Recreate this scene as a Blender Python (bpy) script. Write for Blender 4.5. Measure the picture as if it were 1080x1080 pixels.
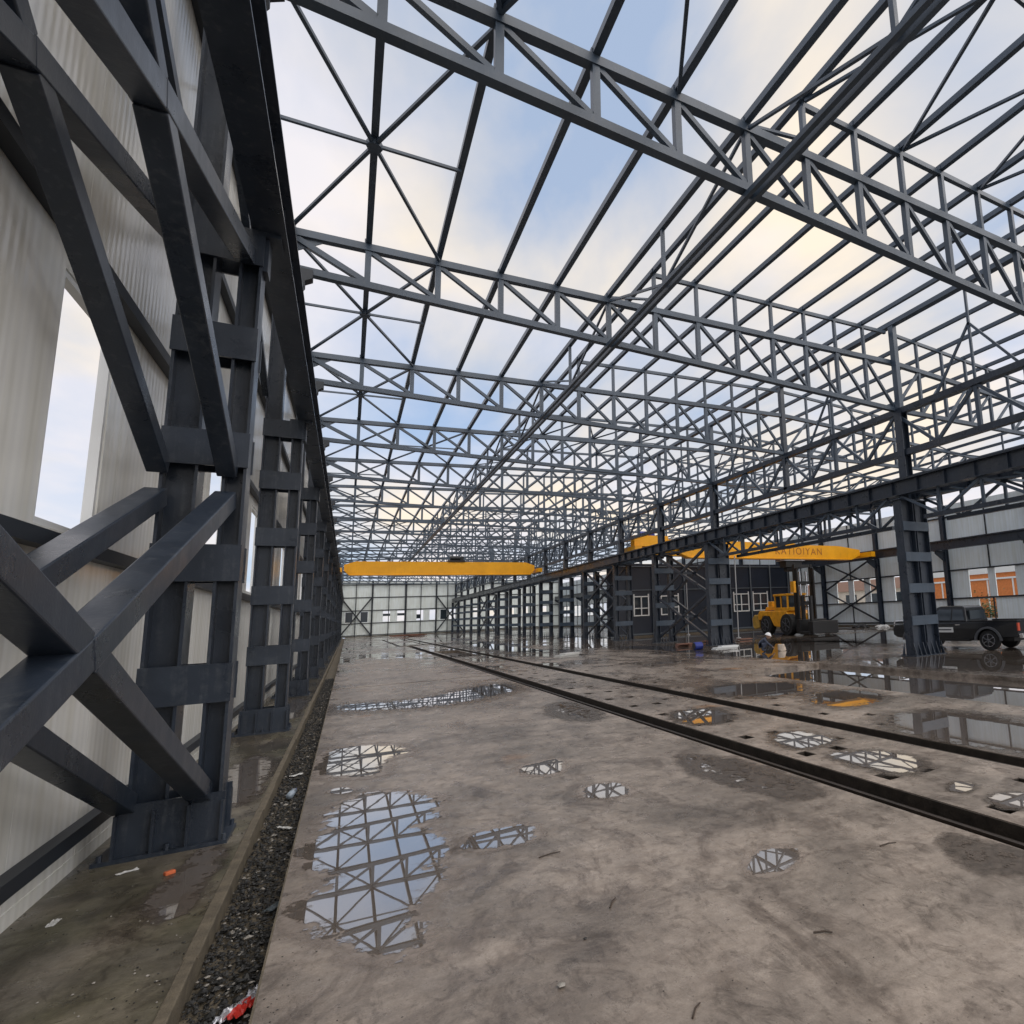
import bpy, bmesh, math, random
from mathutils import Vector, Matrix, noise
random.seed(7)
D = bpy.data
for o in list(D.objects): D.objects.remove(o)
scene = bpy.context.scene
col = scene.collection
R = math.radians

# ------------------------------------------------------------------ camera
cd = D.cameras.new('camera'); cam = D.objects.new('camera', cd); col.objects.link(cam)
scene.camera = cam
cd.sensor_fit = 'HORIZONTAL'; cd.sensor_width = 36.0
cd.lens = 609.0/1080*36.0
cd.shift_x = (540-741.1)/1080.0
cd.shift_y = (552.9-540)/1080.0
cd.clip_start = 0.05; cd.clip_end = 5000
yaw, pitch, roll = R(31.6), R(8.574), R(-2.504)
fwd = Vector((math.sin(yaw)*math.cos(pitch), math.cos(yaw)*math.cos(pitch), math.sin(pitch)))
rgt = Vector((math.cos(yaw), -math.sin(yaw), 0))
upv = rgt.cross(fwd)
# image x' = x cos r - v sin r ; rotate camera axes about the view axis
cr, sr = math.cos(roll), math.sin(roll)
cx = rgt*cr + upv*sr
cy = upv*cr - rgt*sr
M = Matrix((cx, cy, -fwd)).transposed().to_4x4()
M.translation = Vector((0, 0, 1.7))
cam.matrix_world = M

# ------------------------------------------------------------------ sky and sun
SUN_EL, SUN_AZ = R(50), R(158)      # azimuth from +Y towards +X
w = D.worlds.new('World'); scene.world = w; w.use_nodes = True
nt = w.node_tree; nt.nodes.clear()
def N(t, typ, **kw):
    n = t.nodes.new(typ)
    for k, v in kw.items():
        if k in n.inputs: n.inputs[k].default_value = v
        else: setattr(n, k, v)
    return n
out = N(nt, 'ShaderNodeOutputWorld'); bg = N(nt, 'ShaderNodeBackground')
sky = N(nt, 'ShaderNodeTexSky'); sky.sky_type = 'NISHITA'; sky.sun_disc = False
sky.sun_elevation = SUN_EL; sky.sun_rotation = SUN_AZ; sky.altitude = 0
sky.air_density = 1.0; sky.dust_density = 1.5; sky.ozone_density = 1.0
tc = N(nt, 'ShaderNodeTexCoord')
sep = N(nt, 'ShaderNodeSeparateXYZ'); nt.links.new(tc.outputs['Generated'], sep.inputs[0])
# project direction on a cloud layer: xy/(z+0.18)
za = N(nt, 'ShaderNodeMath', operation='ADD'); nt.links.new(sep.outputs['Z'], za.inputs[0]); za.inputs[1].default_value = .22
zm = N(nt, 'ShaderNodeMath', operation='MAXIMUM'); nt.links.new(za.outputs[0], zm.inputs[0]); zm.inputs[1].default_value = .06
dv = N(nt, 'ShaderNodeVectorMath', operation='DIVIDE'); nt.links.new(tc.outputs['Generated'], dv.inputs[0])
cb = N(nt, 'ShaderNodeCombineXYZ'); 
for i in range(3): nt.links.new(zm.outputs[0], cb.inputs[i])
nt.links.new(cb.outputs[0], dv.inputs[1])
n1 = N(nt, 'ShaderNodeTexNoise'); n1.inputs['Scale'].default_value = 1.9; n1.inputs['Detail'].default_value = 8
n1.inputs['Roughness'].default_value = .52; n1.inputs['Distortion'].default_value = .3
mp = N(nt, 'ShaderNodeMapping'); mp.inputs['Location'].default_value = (3.4, 1.9, 0)
mp.inputs['Rotation'].default_value = (0, 0, .5); mp.inputs['Scale'].default_value = (1.0, .55, 1)
nt.links.new(dv.outputs[0], mp.inputs[0]); nt.links.new(mp.outputs[0], n1.inputs['Vector'])
def lobe(src, d, r, amt):
    # broad opening (amt<0) or bank (amt>0) in the cloud cover around direction d
    dt = N(nt, 'ShaderNodeVectorMath', operation='DOT_PRODUCT'); nt.links.new(tc.outputs['Generated'], dt.inputs[0]); dt.inputs[1].default_value = d
    mr = N(nt, 'ShaderNodeMapRange'); mr.interpolation_type = 'SMOOTHSTEP'; nt.links.new(dt.outputs['Value'], mr.inputs[0])
    mr.inputs[1].default_value = math.cos(R(r)); mr.inputs[2].default_value = 1.0; mr.inputs[3].default_value = 0; mr.inputs[4].default_value = amt
    ad = N(nt, 'ShaderNodeMath', operation='ADD'); nt.links.new(src, ad.inputs[0]); nt.links.new(mr.outputs[0], ad.inputs[1]); return ad.outputs[0]
cov = lobe(n1.outputs['Fac'], (0.208, 0.648, 0.732), 20, -.24)
cov = lobe(cov, (0.664, 0.389, 0.638), 13, -.12)
cov = lobe(cov, (-0.063, 0.75, 0.659), 20, .08)
cov = lobe(cov, (0.537, 0.671, 0.511), 22, .05)
cr1 = N(nt, 'ShaderNodeValToRGB'); nt.links.new(cov, cr1.inputs[0])
cr1.color_ramp.elements[0].position = .30; cr1.color_ramp.elements[0].color = (.12, .12, .12, 1)
cr1.color_ramp.elements[1].position = .62; cr1.color_ramp.elements[1].color = (1, 1, 1, 1)
n2 = N(nt, 'ShaderNodeTexNoise'); n2.inputs['Scale'].default_value = 1.6; n2.inputs['Detail'].default_value = 4
mp2 = N(nt, 'ShaderNodeMapping'); mp2.inputs['Location'].default_value = (-4.4, 7.9, 0)
nt.links.new(dv.outputs[0], mp2.inputs[0]); nt.links.new(mp2.outputs[0], n2.inputs['Vector'])
wrm = lobe(n2.outputs['Fac'], (0.497, 0.724, 0.478), 34, .20)
wrm = lobe(wrm, (0.658, 0.301, 0.69), 24, .20)
cr2 = N(nt, 'ShaderNodeValToRGB'); nt.links.new(wrm, cr2.inputs[0])
e = cr2.color_ramp.elements
e[0].position = .32; e[0].color = (.56, .59, .67, 1)
e[1].position = .66; e[1].color = (.80, .70, .57, 1)
m_ = e.new(.5); m_.color = (.70, .67, .69, 1)
skm = N(nt, 'ShaderNodeMix', data_type='RGBA', blend_type='MULTIPLY'); skm.inputs[0].default_value = 1
nt.links.new(sky.outputs[0], skm.inputs[6]); skm.inputs[7].default_value = (.105, .105, .105, 1)
blu = N(nt, 'ShaderNodeMix', data_type='RGBA'); blu.inputs[0].default_value = .6
nt.links.new(skm.outputs[2], blu.inputs[6]); blu.inputs[7].default_value = (.33, .47, .70, 1)
mx = N(nt, 'ShaderNodeMix', data_type='RGBA')
nt.links.new(cr1.outputs[0], mx.inputs[0]); nt.links.new(blu.outputs[2], mx.inputs[6]); nt.links.new(cr2.outputs[0], mx.inputs[7])
nt.links.new(mx.outputs[2], bg.inputs[0]); bg.inputs['Strength'].default_value = 1.0
nt.links.new(bg.outputs[0], out.inputs[0])

sd = D.lights.new('sun', 'SUN'); sun = D.objects.new('sun', sd); col.objects.link(sun)
sd.energy = 1.9; sd.angle = R(90); sd.color = (1, .93, .85)
sdir = Vector((math.sin(SUN_AZ)*math.cos(SUN_EL), math.cos(SUN_AZ)*math.cos(SUN_EL), math.sin(SUN_EL)))
sun.rotation_euler = sdir.to_track_quat('Z', 'Y').to_euler()
sun.location = (40, 20, 40)

scene.render.engine = 'CYCLES'
scene.view_settings.view_transform = 'Standard'
scene.view_settings.look = 'None'
scene.view_settings.exposure = 0.42
scene.view_settings.gamma = 1.0
scene.cycles.max_bounces = 6

# ------------------------------------------------------------------ materials
def mat(name, color, rough=.5, metal=0.0, var=0.0, vscale=3.0, bump=0.0, bscale=40.0, spec=.5, rvar=0.0, stretch=(1, 1, 1), coord='Object', dark=None):
    m = D.materials.new(name); m.use_nodes = True; t = m.node_tree
    b = t.nodes['Principled BSDF']
    b.inputs['Base Color'].default_value = (*color, 1); b.inputs['Roughness'].default_value = rough
    b.inputs['Metallic'].default_value = metal; b.inputs['Specular IOR Level'].default_value = spec
    if var or bump or rvar:
        c = N(t, 'ShaderNodeTexCoord'); mpp = N(t, 'ShaderNodeMapping'); mpp.inputs['Scale'].default_value = stretch
        if coord == 'World':
            gg = N(t, 'ShaderNodeNewGeometry'); t.links.new(gg.outputs['Position'], mpp.inputs[0])
        else: t.links.new(c.outputs[coord], mpp.inputs[0])
        nn = N(t, 'ShaderNodeTexNoise'); nn.inputs['Scale'].default_value = vscale; nn.inputs['Detail'].default_value = 6
        nn.inputs['Roughness'].default_value = .6
        t.links.new(mpp.outputs[0], nn.inputs['Vector'])
        if var:
            rp = N(t, 'ShaderNodeValToRGB'); t.links.new(nn.outputs['Fac'], rp.inputs[0])
            lo = dark or tuple(max(0, x*(1-var)) for x in color); hi = tuple(min(1, x*(1+var)) for x in color)
            rp.color_ramp.elements[0].position = .3; rp.color_ramp.elements[0].color = (*lo, 1)
            rp.color_ramp.elements[1].position = .7; rp.color_ramp.elements[1].color = (*hi, 1)
            t.links.new(rp.outputs[0], b.inputs['Base Color'])
        if rvar:
            mr = N(t, 'ShaderNodeMapRange'); t.links.new(nn.outputs['Fac'], mr.inputs[0])
            mr.inputs[1].default_value = .3; mr.inputs[2].default_value = .7
            mr.inputs[3].default_value = max(.02, rough-rvar); mr.inputs[4].default_value = min(1, rough+rvar)
            t.links.new(mr.outputs[0], b.inputs['Roughness'])
        if bump:
            nb = N(t, 'ShaderNodeTexNoise'); nb.inputs['Scale'].default_value = bscale; nb.inputs['Detail'].default_value = 4
            t.links.new(mpp.outputs[0], nb.inputs['Vector'])
            bp = N(t, 'ShaderNodeBump'); bp.inputs['Strength'].default_value = bump; bp.inputs['Distance'].default_value = .01
            t.links.new(nb.outputs['Fac'], bp.inputs['Height']); t.links.new(bp.outputs[0], b.inputs['Normal'])
    return m

STEEL = mat('painted_steel', (.023, .032, .048), .33, var=.25, vscale=1.7, rvar=.12, bump=.08, bscale=60, coord='World')
STEELR = mat('roof_steel', (.048, .070, .100), .38, var=.2, vscale=1.2, coord='World')
STEELD = mat('dark_steel', (.020, .025, .033), .5, var=.2, vscale=2, coord='World')
GALV = mat('galvanised', (.45, .46, .47), .4, metal=.4)
WHITE = mat('white_frame', (.72, .73, .72), .4)
YEL = mat('crane_yellow', (.95, .42, .008), .38, var=.12, vscale=.8, coord='World')
YELD = mat('crane_lettering', (.42, .13, .012), .5)
ORG = mat('machine_orange', (.92, .38, .015), .42, var=.25, vscale=3)
ORGL = mat('machine_yellow', (.55, .33, .06), .5, var=.3, vscale=3)
RED = mat('red_paint', (.5, .07, .03), .45, var=.2)
BLACK = mat('black_parts', (.012, .012, .013), .45)
RUBBER = mat('rubber', (.02, .02, .02), .8)
CARB = mat('pickup_paint', (.008, .009, .012), .22, spec=.5)
GLASS = mat('vehicle_glass', (.03, .04, .05), .06)
CHROME = mat('chrome', (.6, .6, .62), .2, metal=.9)
DGREY = mat('grey_plastic', (.085, .09, .10), .5)
RUST = mat('rusty_rail', (.026, .018, .013), .55, var=.4, vscale=6, bump=.2, coord='World')
BLUEP = mat('blue_plastic', (.02, .04, .25), .4)
DARKPANEL = mat('navy_cladding', (.012, .018, .032), .35, var=.2, vscale=.6, coord='World')
SKIN = mat('skin', (.4, .24, .17), .6)
CLOTH = mat('dark_clothes', (.05, .06, .09), .85)
REDCLOTH = mat('rust_cloth', (.28, .10, .06), .85)
HELM = mat('helmet_white', (.8, .8, .8), .35)
BRICK = mat('orange_facade', (.62, .20, .055), .7, var=.15, vscale=5)
PALE = mat('pale_facade', (.68, .60, .50), .7, var=.15, vscale=2)
PAPER = mat('scrap_paper', (.6, .6, .58), .7)
CLEARP = mat('clear_plastic', (.35, .42, .5), .15)
TWIG = mat('twig', (.05, .035, .025), .8)
STONE = mat('channel_gravel', (.018, .018, .017), .5, var=.8, vscale=30)
STONEL = mat('pale_pebble', (.30, .28, .25), .6, var=.4, vscale=9)

def weather(m, amt=.5, c=(.115, .125, .135)):
    # dry dust and scuffs on painted steel: fine broken specks and faint runs
    t = m.node_tree; b = t.nodes['Principled BSDF']; L = t.links.new
    src = b.inputs['Base Color'].links[0].from_socket
    gg = N(t, 'ShaderNodeNewGeometry')
    n1_ = N(t, 'ShaderNodeTexNoise'); n1_.inputs['Scale'].default_value = 9; n1_.inputs['Detail'].default_value = 10; n1_.inputs['Roughness'].default_value = .75; L(gg.outputs['Position'], n1_.inputs['Vector'])
    mp_ = N(t, 'ShaderNodeMapping'); mp_.inputs['Scale'].default_value = (22, 22, 1.2); L(gg.outputs['Position'], mp_.inputs[0])
    n2_ = N(t, 'ShaderNodeTexNoise'); n2_.inputs['Scale'].default_value = 1; n2_.inputs['Detail'].default_value = 5; L(mp_.outputs[0], n2_.inputs['Vector'])
    ml = N(t, 'ShaderNodeMath', operation='MULTIPLY'); L(n1_.outputs['Fac'], ml.inputs[0]); L(n2_.outputs['Fac'], ml.inputs[1])
    mr = N(t, 'ShaderNodeMapRange'); L(ml.outputs[0], mr.inputs[0]); mr.inputs[1].default_value = .27; mr.inputs[2].default_value = .42; mr.inputs[4].default_value = amt
    mx_ = N(t, 'ShaderNodeMix', data_type='RGBA'); L(mr.outputs[0], mx_.inputs[0]); L(src, mx_.inputs[6]); mx_.inputs[7].default_value = (*c, 1)
    L(mx_.outputs[2], b.inputs['Base Color'])
weather(STEEL, .35); weather(STEELR, .3); weather(YEL, .3, (.45, .20, .02)); weather(ORG, .35, (.2, .1, .04))
def panel_mat(name, color, rough, axis, green=.0):
    # sandwich panel: fine vertical ribs as a bump, slightly blotchy gloss
    m = D.materials.new(name); m.use_nodes = True; t = m.node_tree; b = t.nodes['Principled BSDF']
    gg = N(t, 'ShaderNodeNewGeometry'); sp = N(t, 'ShaderNodeSeparateXYZ'); t.links.new(gg.outputs['Position'], sp.inputs[0])
    mu = N(t, 'ShaderNodeMath', operation='MULTIPLY'); t.links.new(sp.outputs[axis], mu.inputs[0]); mu.inputs[1].default_value = 2*math.pi/.10
    si = N(t, 'ShaderNodeMath', operation='SINE'); t.links.new(mu.outputs[0], si.inputs[0])
    pw = N(t, 'ShaderNodeMath', operation='GREATER_THAN'); t.links.new(si.outputs[0], pw.inputs[0]); pw.inputs[1].default_value = .9
    bp = N(t, 'ShaderNodeBump'); bp.inputs['Strength'].default_value = .22; bp.inputs['Distance'].default_value = .002
    t.links.new(si.outputs[0], bp.inputs['Height']); t.links.new(bp.outputs[0], b.inputs['Normal'])
    nn = N(t, 'ShaderNodeTexNoise'); nn.inputs['Scale'].default_value = .9; nn.inputs['Detail'].default_value = 7
    t.links.new(gg.outputs['Position'], nn.inputs['Vector'])
    rp = N(t, 'ShaderNodeValToRGB'); t.links.new(nn.outputs['Fac'], rp.inputs[0])
    rp.color_ramp.elements[0].position = .3; rp.color_ramp.elements[0].color = (*[c*.90 for c in color], 1)
    rp.color_ramp.elements[1].position = .7; rp.color_ramp.elements[1].color = (*color, 1)
    # dirt streaks running down near the foot
    mp_ = N(t, 'ShaderNodeMapping'); mp_.inputs['Scale'].default_value = (6, 6, .35); t.links.new(gg.outputs['Position'], mp_.inputs[0])
    ns = N(t, 'ShaderNodeTexNoise'); ns.inputs['Scale'].default_value = 1.4; ns.inputs['Detail'].default_value = 5; t.links.new(mp_.outputs[0], ns.inputs['Vector'])
    r2 = N(t, 'ShaderNodeValToRGB'); t.links.new(ns.outputs['Fac'], r2.inputs[0])
    r2.color_ramp.elements[0].position = .35; r2.color_ramp.elements[0].color = (.90, .89, .85, 1)
    r2.color_ramp.elements[1].position = .6; r2.color_ramp.elements[1].color = (1, 1, 1, 1)
    ml = N(t, 'ShaderNodeMix', data_type='RGBA', blend_type='MULTIPLY'); ml.inputs[0].default_value = 1
    t.links.new(rp.outputs[0], ml.inputs[6]); t.links.new(r2.outputs[0], ml.inputs[7])
    t.links.new(ml.outputs[2], b.inputs['Base Color'])
    b.inputs['Roughness'].default_value = rough; b.inputs['Specular IOR Level'].default_value = .6
    return m
PANL = panel_mat('sandwich_panel_left', (.90, .89, .84), .18, 'Y')
PANR = panel_mat('sandwich_panel_right', (.84, .92, .95), .45, 'Y')
PANG = panel_mat('sandwich_panel_gable', (.80, .87, .86), .5, 'X')

def floor_mat(name, base, dark, wetlo, wethi, greenish=False, orange=True):
    m = D.materials.new(name); m.use_nodes = True; t = m.node_tree; b = t.nodes['Principled BSDF']
    L = t.links.new
    gg = N(t, 'ShaderNodeNewGeometry'); P = gg.outputs['Position']
    def noise_(scale, detail=6, rough=.6, loc=(0, 0, 0), sc=(1, 1, 1), dist=0):
        mp_ = N(t, 'ShaderNodeMapping'); mp_.inputs['Location'].default_value = loc; mp_.inputs['Scale'].default_value = sc; L(P, mp_.inputs[0])
        n = N(t, 'ShaderNodeTexNoise'); n.inputs['Scale'].default_value = scale; n.inputs['Detail'].default_value = detail
        n.inputs['Roughness'].default_value = rough; n.inputs['Distortion'].default_value = dist; L(mp_.outputs[0], n.inputs['Vector'])
        return n.outputs['Fac']
    def ramp(f, p0, c0, p1, c1):
        r = N(t, 'ShaderNodeValToRGB'); L(f, r.inputs[0]); r.color_ramp.elements[0].position = p0; r.color_ramp.elements[0].color = (*c0, 1)
        r.color_ramp.elements[1].position = p1; r.color_ramp.elements[1].color = (*c1, 1); return r.outputs[0]
    def mul(a, b_, f=1.0):
        x = N(t, 'ShaderNodeMix', data_type='RGBA', blend_type='MULTIPLY'); x.inputs[0].default_value = f
        L(a, x.inputs[6]); L(b_, x.inputs[7]); return x.outputs[2]
    c = ramp(noise_(.8, 8, .62, dist=.6), .33, dark, .62, base)
    c = mul(c, ramp(noise_(3.2, 8, .7, (5, 2, 0)), .33, (.72, .70, .68), .62, (1.05, 1.03, 1.0)))
    c = mul(c, ramp(noise_(14, 8, .75, (1, 7, 0)), .30, (.74, .73, .72), .6, (1.04, 1.04, 1.04)))
    c = mul(c, ramp(noise_(90, 4, .7, (3, 7, 0)), .3, (.84, .84, .84), .62, (1.04, 1.04, 1.04)))
    # small dark pits
    c = mul(c, ramp(noise_(38, 3, .5, (9, 3, 0)), .26, (.35, .33, .3), .33, (1, 1, 1)))
    # brushed streaks
    c = mul(c, ramp(noise_(2.5, 6, .7, (2, 2, 0), (.6, 4, 1), .4), .3, (.84, .82, .80), .6, (1.02, 1.02, 1.02)))
    # sharper dark smudges, tyre-dirt and hairline cracks
    c = mul(c, ramp(noise_(1.7, 9, .72, (3, 8, 0), (1, .7, 1), 1.2), .37, (.45, .42, .40), .50, (1, 1, 1)), .85)
    c = mul(c, ramp(noise_(7, 9, .8, (6, 1, 0), (1, .6, 1), .8), .38, (.50, .48, .46), .49, (1, 1, 1)), .85)
    vo = N(t, 'ShaderNodeTexVoronoi'); vo.feature = 'DISTANCE_TO_EDGE'; vo.inputs['Scale'].default_value = .16
    dn = N(t, 'ShaderNodeTexNoise'); dn.inputs['Scale'].default_value = 1.1; dn.inputs['Detail'].default_value = 6; L(P, dn.inputs['Vector'])
    vm = N(t, 'ShaderNodeVectorMath', operation='MULTIPLY_ADD'); L(dn.outputs['Color'], vm.inputs[0]); vm.inputs[1].default_value = (1.5, 1.5, 0); L(P, vm.inputs[2]); L(vm.outputs[0], vo.inputs['Vector'])
    c = mul(c, ramp(vo.outputs['Distance'], .0003, (.6, .57, .55), .0009, (1, 1, 1)), .35)
    # pale laitance marks
    if orange:
        f = noise_(.55, 3, .4, (11.3, 4.2, 0)); 
        r = ramp(f, .70, (1, 1, 1), .76, (1.15, .72, .38)); c = mul(c, r)
    if greenish:
        c = mul(c, ramp(noise_(1.3, 6, .6, (0, 3, 0)), .38, (.74, .77, .60), .62, (1, 1, 1)))
    # damp: two thresholds of one field; wet film where it is deepest
    wf = N(t, 'ShaderNodeMath', operation='ADD'); wf.inputs[1].default_value = 0
    bw1 = noise_(.30, 6, .62, (4.0, 8.5, 0), (1, .55, 1), .4); bw2 = noise_(1.1, 8, .7, (7.0, 1.5, 0), (1, .5, 1), .5)
    bw = N(t, 'ShaderNodeMix', data_type='FLOAT'); bw.inputs[0].default_value = .42; L(bw1, bw.inputs[2]); L(bw2, bw.inputs[3]); base_w = bw.outputs[0]
    # floor dries towards the camera, stays wet far down the halls and to the right
    sp = N(t, 'ShaderNodeSeparateXYZ'); L(P, sp.inputs[0])
    mr = N(t, 'ShaderNodeMapRange'); L(sp.outputs['Y'], mr.inputs[0]); mr.inputs[1].default_value = 4; mr.inputs[2].default_value = 32
    mr.inputs[3].default_value = -.075; mr.inputs[4].default_value = .085
    mr2 = N(t, 'ShaderNodeMapRange'); L(sp.outputs['X'], mr2.inputs[0]); mr2.inputs[1].default_value = 3; mr2.inputs[2].default_value = 17
    mr2.inputs[3].default_value = -.01; mr2.inputs[4].default_value = .065
    a1 = N(t, 'ShaderNodeMath', operation='ADD'); L(base_w, a1.inputs[0]); L(mr.outputs[0], a1.inputs[1])
    a2 = N(t, 'ShaderNodeMath', operation='ADD'); L(a1.outputs[0], a2.inputs[0]); L(mr2.outputs[0], a2.inputs[1])
    W = a2.outputs[0]
    damp = ramp(W, wetlo-.05, (0, 0, 0), wetlo, (1, 1, 1))
    film = ramp(W, wethi-.012, (0, 0, 0), wethi+.008, (1, 1, 1))
    dm = N(t, 'ShaderNodeMix', data_type='RGBA', blend_type='MULTIPLY'); L(damp, dm.inputs[0]); L(c, dm.inputs[6]); dm.inputs[7].default_value = (.60, .57, .54, 1)
    L(dm.outputs[2], b.inputs['Base Color'])
    r0 = N(t, 'ShaderNodeMapRange'); L(noise_(6, 5, .6, (8, 8, 0)), r0.inputs[0]); r0.inputs[1].default_value = .3; r0.inputs[2].default_value = .7
    r0.inputs[3].default_value = .20; r0.inputs[4].default_value = .50
    m1 = N(t, 'ShaderNodeMix', data_type='FLOAT'); L(damp, m1.inputs[0]); L(r0.outputs[0], m1.inputs[2]); m1.inputs[3].default_value = .20
    m2 = N(t, 'ShaderNodeMix', data_type='FLOAT'); L(film, m2.inputs[0]); L(m1.outputs[0], m2.inputs[2]); m2.inputs[3].default_value = .02
    L(m2.outputs[0], b.inputs['Roughness'])
    s2 = N(t, 'ShaderNodeMix', data_type='FLOAT'); L(film, s2.inputs[0]); s2.inputs[2].default_value = .5; s2.inputs[3].default_value = 1.0
    L(s2.outputs[0], b.inputs['Specular IOR Level'])
    nb = noise_(45, 6, .7, (2, 1, 0)); nb2 = noise_(5, 4, .6)
    ad = N(t, 'ShaderNodeMath', operation='MULTIPLY_ADD'); L(nb2, ad.inputs[0]); ad.inputs[1].default_value = 1.6; L(nb, ad.inputs[2])
    bs = N(t, 'ShaderNodeMix', data_type='FLOAT'); L(film, bs.inputs[0]); bs.inputs[2].default_value = .35; bs.inputs[3].default_value = 0.0
    bp = N(t, 'ShaderNodeBump'); bp.inputs['Distance'].default_value = .006; L(bs.outputs[0], bp.inputs['Strength']); L(ad.outputs[0], bp.inputs['Height'])
    L(bp.outputs[0], b.inputs['Normal'])
    return m
FLOOR = floor_mat('wet_concrete', (.40, .345, .298), (.19, .165, .142), .555, .60)
FLOORL = floor_mat('mossy_concrete', (.25, .222, .18), (.105, .098, .076), .50, .575, greenish=True, orange=False)
GROUND = mat('yard_ground', (.20, .18, .15), .8, var=.4, vscale=.5, bump=.3, coord='World')
CURB = mat('channel_lip', (.13, .108, .075), .75, var=.35, vscale=9, bump=.5, bscale=70, coord='World')

def water_mat(name='puddle_water', rim=False):
    m = D.materials.new(name); m.use_nodes = True; t = m.node_tree; b = t.nodes['Principled BSDF']
    b.inputs['Base Color'].default_value = (.15, .125, .105, 1); b.inputs['Roughness'].default_value = .012
    b.inputs['IOR'].default_value = 1.33
    b.inputs['Coat Weight'].default_value = 1; b.inputs['Coat IOR'].default_value = 2.6; b.inputs['Coat Roughness'].default_value = .01
    gg = N(t, 'ShaderNodeNewGeometry'); nn = N(t, 'ShaderNodeTexNoise'); nn.inputs['Scale'].default_value = 3; t.links.new(gg.outputs['Position'], nn.inputs['Vector'])
    bp = N(t, 'ShaderNodeBump'); bp.inputs['Strength'].default_value = .03; bp.inputs['Distance'].default_value = .004
    t.links.new(nn.outputs['Fac'], bp.inputs['Height']); t.links.new(bp.outputs[0], b.inputs['Normal']); t.links.new(bp.outputs[0], b.inputs['Coat Normal'])
    if rim:
        # the film thins towards its rim: silt shows, then the film breaks into islands
        at = N(t, 'ShaderNodeAttribute'); at.attribute_name = 'wet'; o_ = t.nodes['Material Output']
        n_ = N(t, 'ShaderNodeTexNoise'); n_.inputs['Scale'].default_value = 7; n_.inputs['Detail'].default_value = 10; n_.inputs['Roughness'].default_value = .70; t.links.new(gg.outputs['Position'], n_.inputs['Vector'])
        a1 = N(t, 'ShaderNodeMath', operation='MULTIPLY_ADD'); t.links.new(n_.outputs['Fac'], a1.inputs[0]); a1.inputs[1].default_value = 1.9; a1.inputs[2].default_value = -.95
        a2 = N(t, 'ShaderNodeMath', operation='ADD'); t.links.new(a1.outputs[0], a2.inputs[0]); t.links.new(at.outputs['Fac'], a2.inputs[1])
        al = N(t, 'ShaderNodeMapRange'); t.links.new(a2.outputs[0], al.inputs[0]); al.inputs[1].default_value = .40; al.inputs[2].default_value = .44
        cw = N(t, 'ShaderNodeMapRange'); t.links.new(a2.outputs[0], cw.inputs[0]); cw.inputs[1].default_value = .42; cw.inputs[2].default_value = .60; cw.inputs[3].default_value = .35; cw.inputs[4].default_value = 1
        t.links.new(cw.outputs[0], b.inputs['Coat Weight'])
        tr = N(t, 'ShaderNodeBsdfTransparent'); mx_ = N(t, 'ShaderNodeMixShader'); t.links.new(al.outputs[0], mx_.inputs[0]); t.links.new(tr.outputs[0], mx_.inputs[1]); t.links.new(b.outputs[0], mx_.inputs[2]); t.links.new(mx_.outputs[0], o_.inputs[0])
    return m
WATER = water_mat(); PUDDLE = water_mat('puddle_film', True)
def damp_mat():
    m = mat('damp_concrete', (.105, .085, .072), .30, var=.35, vscale=7, bump=.25, bscale=50, coord='World', rvar=.16)
    return m
DAMP = damp_mat()

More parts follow.
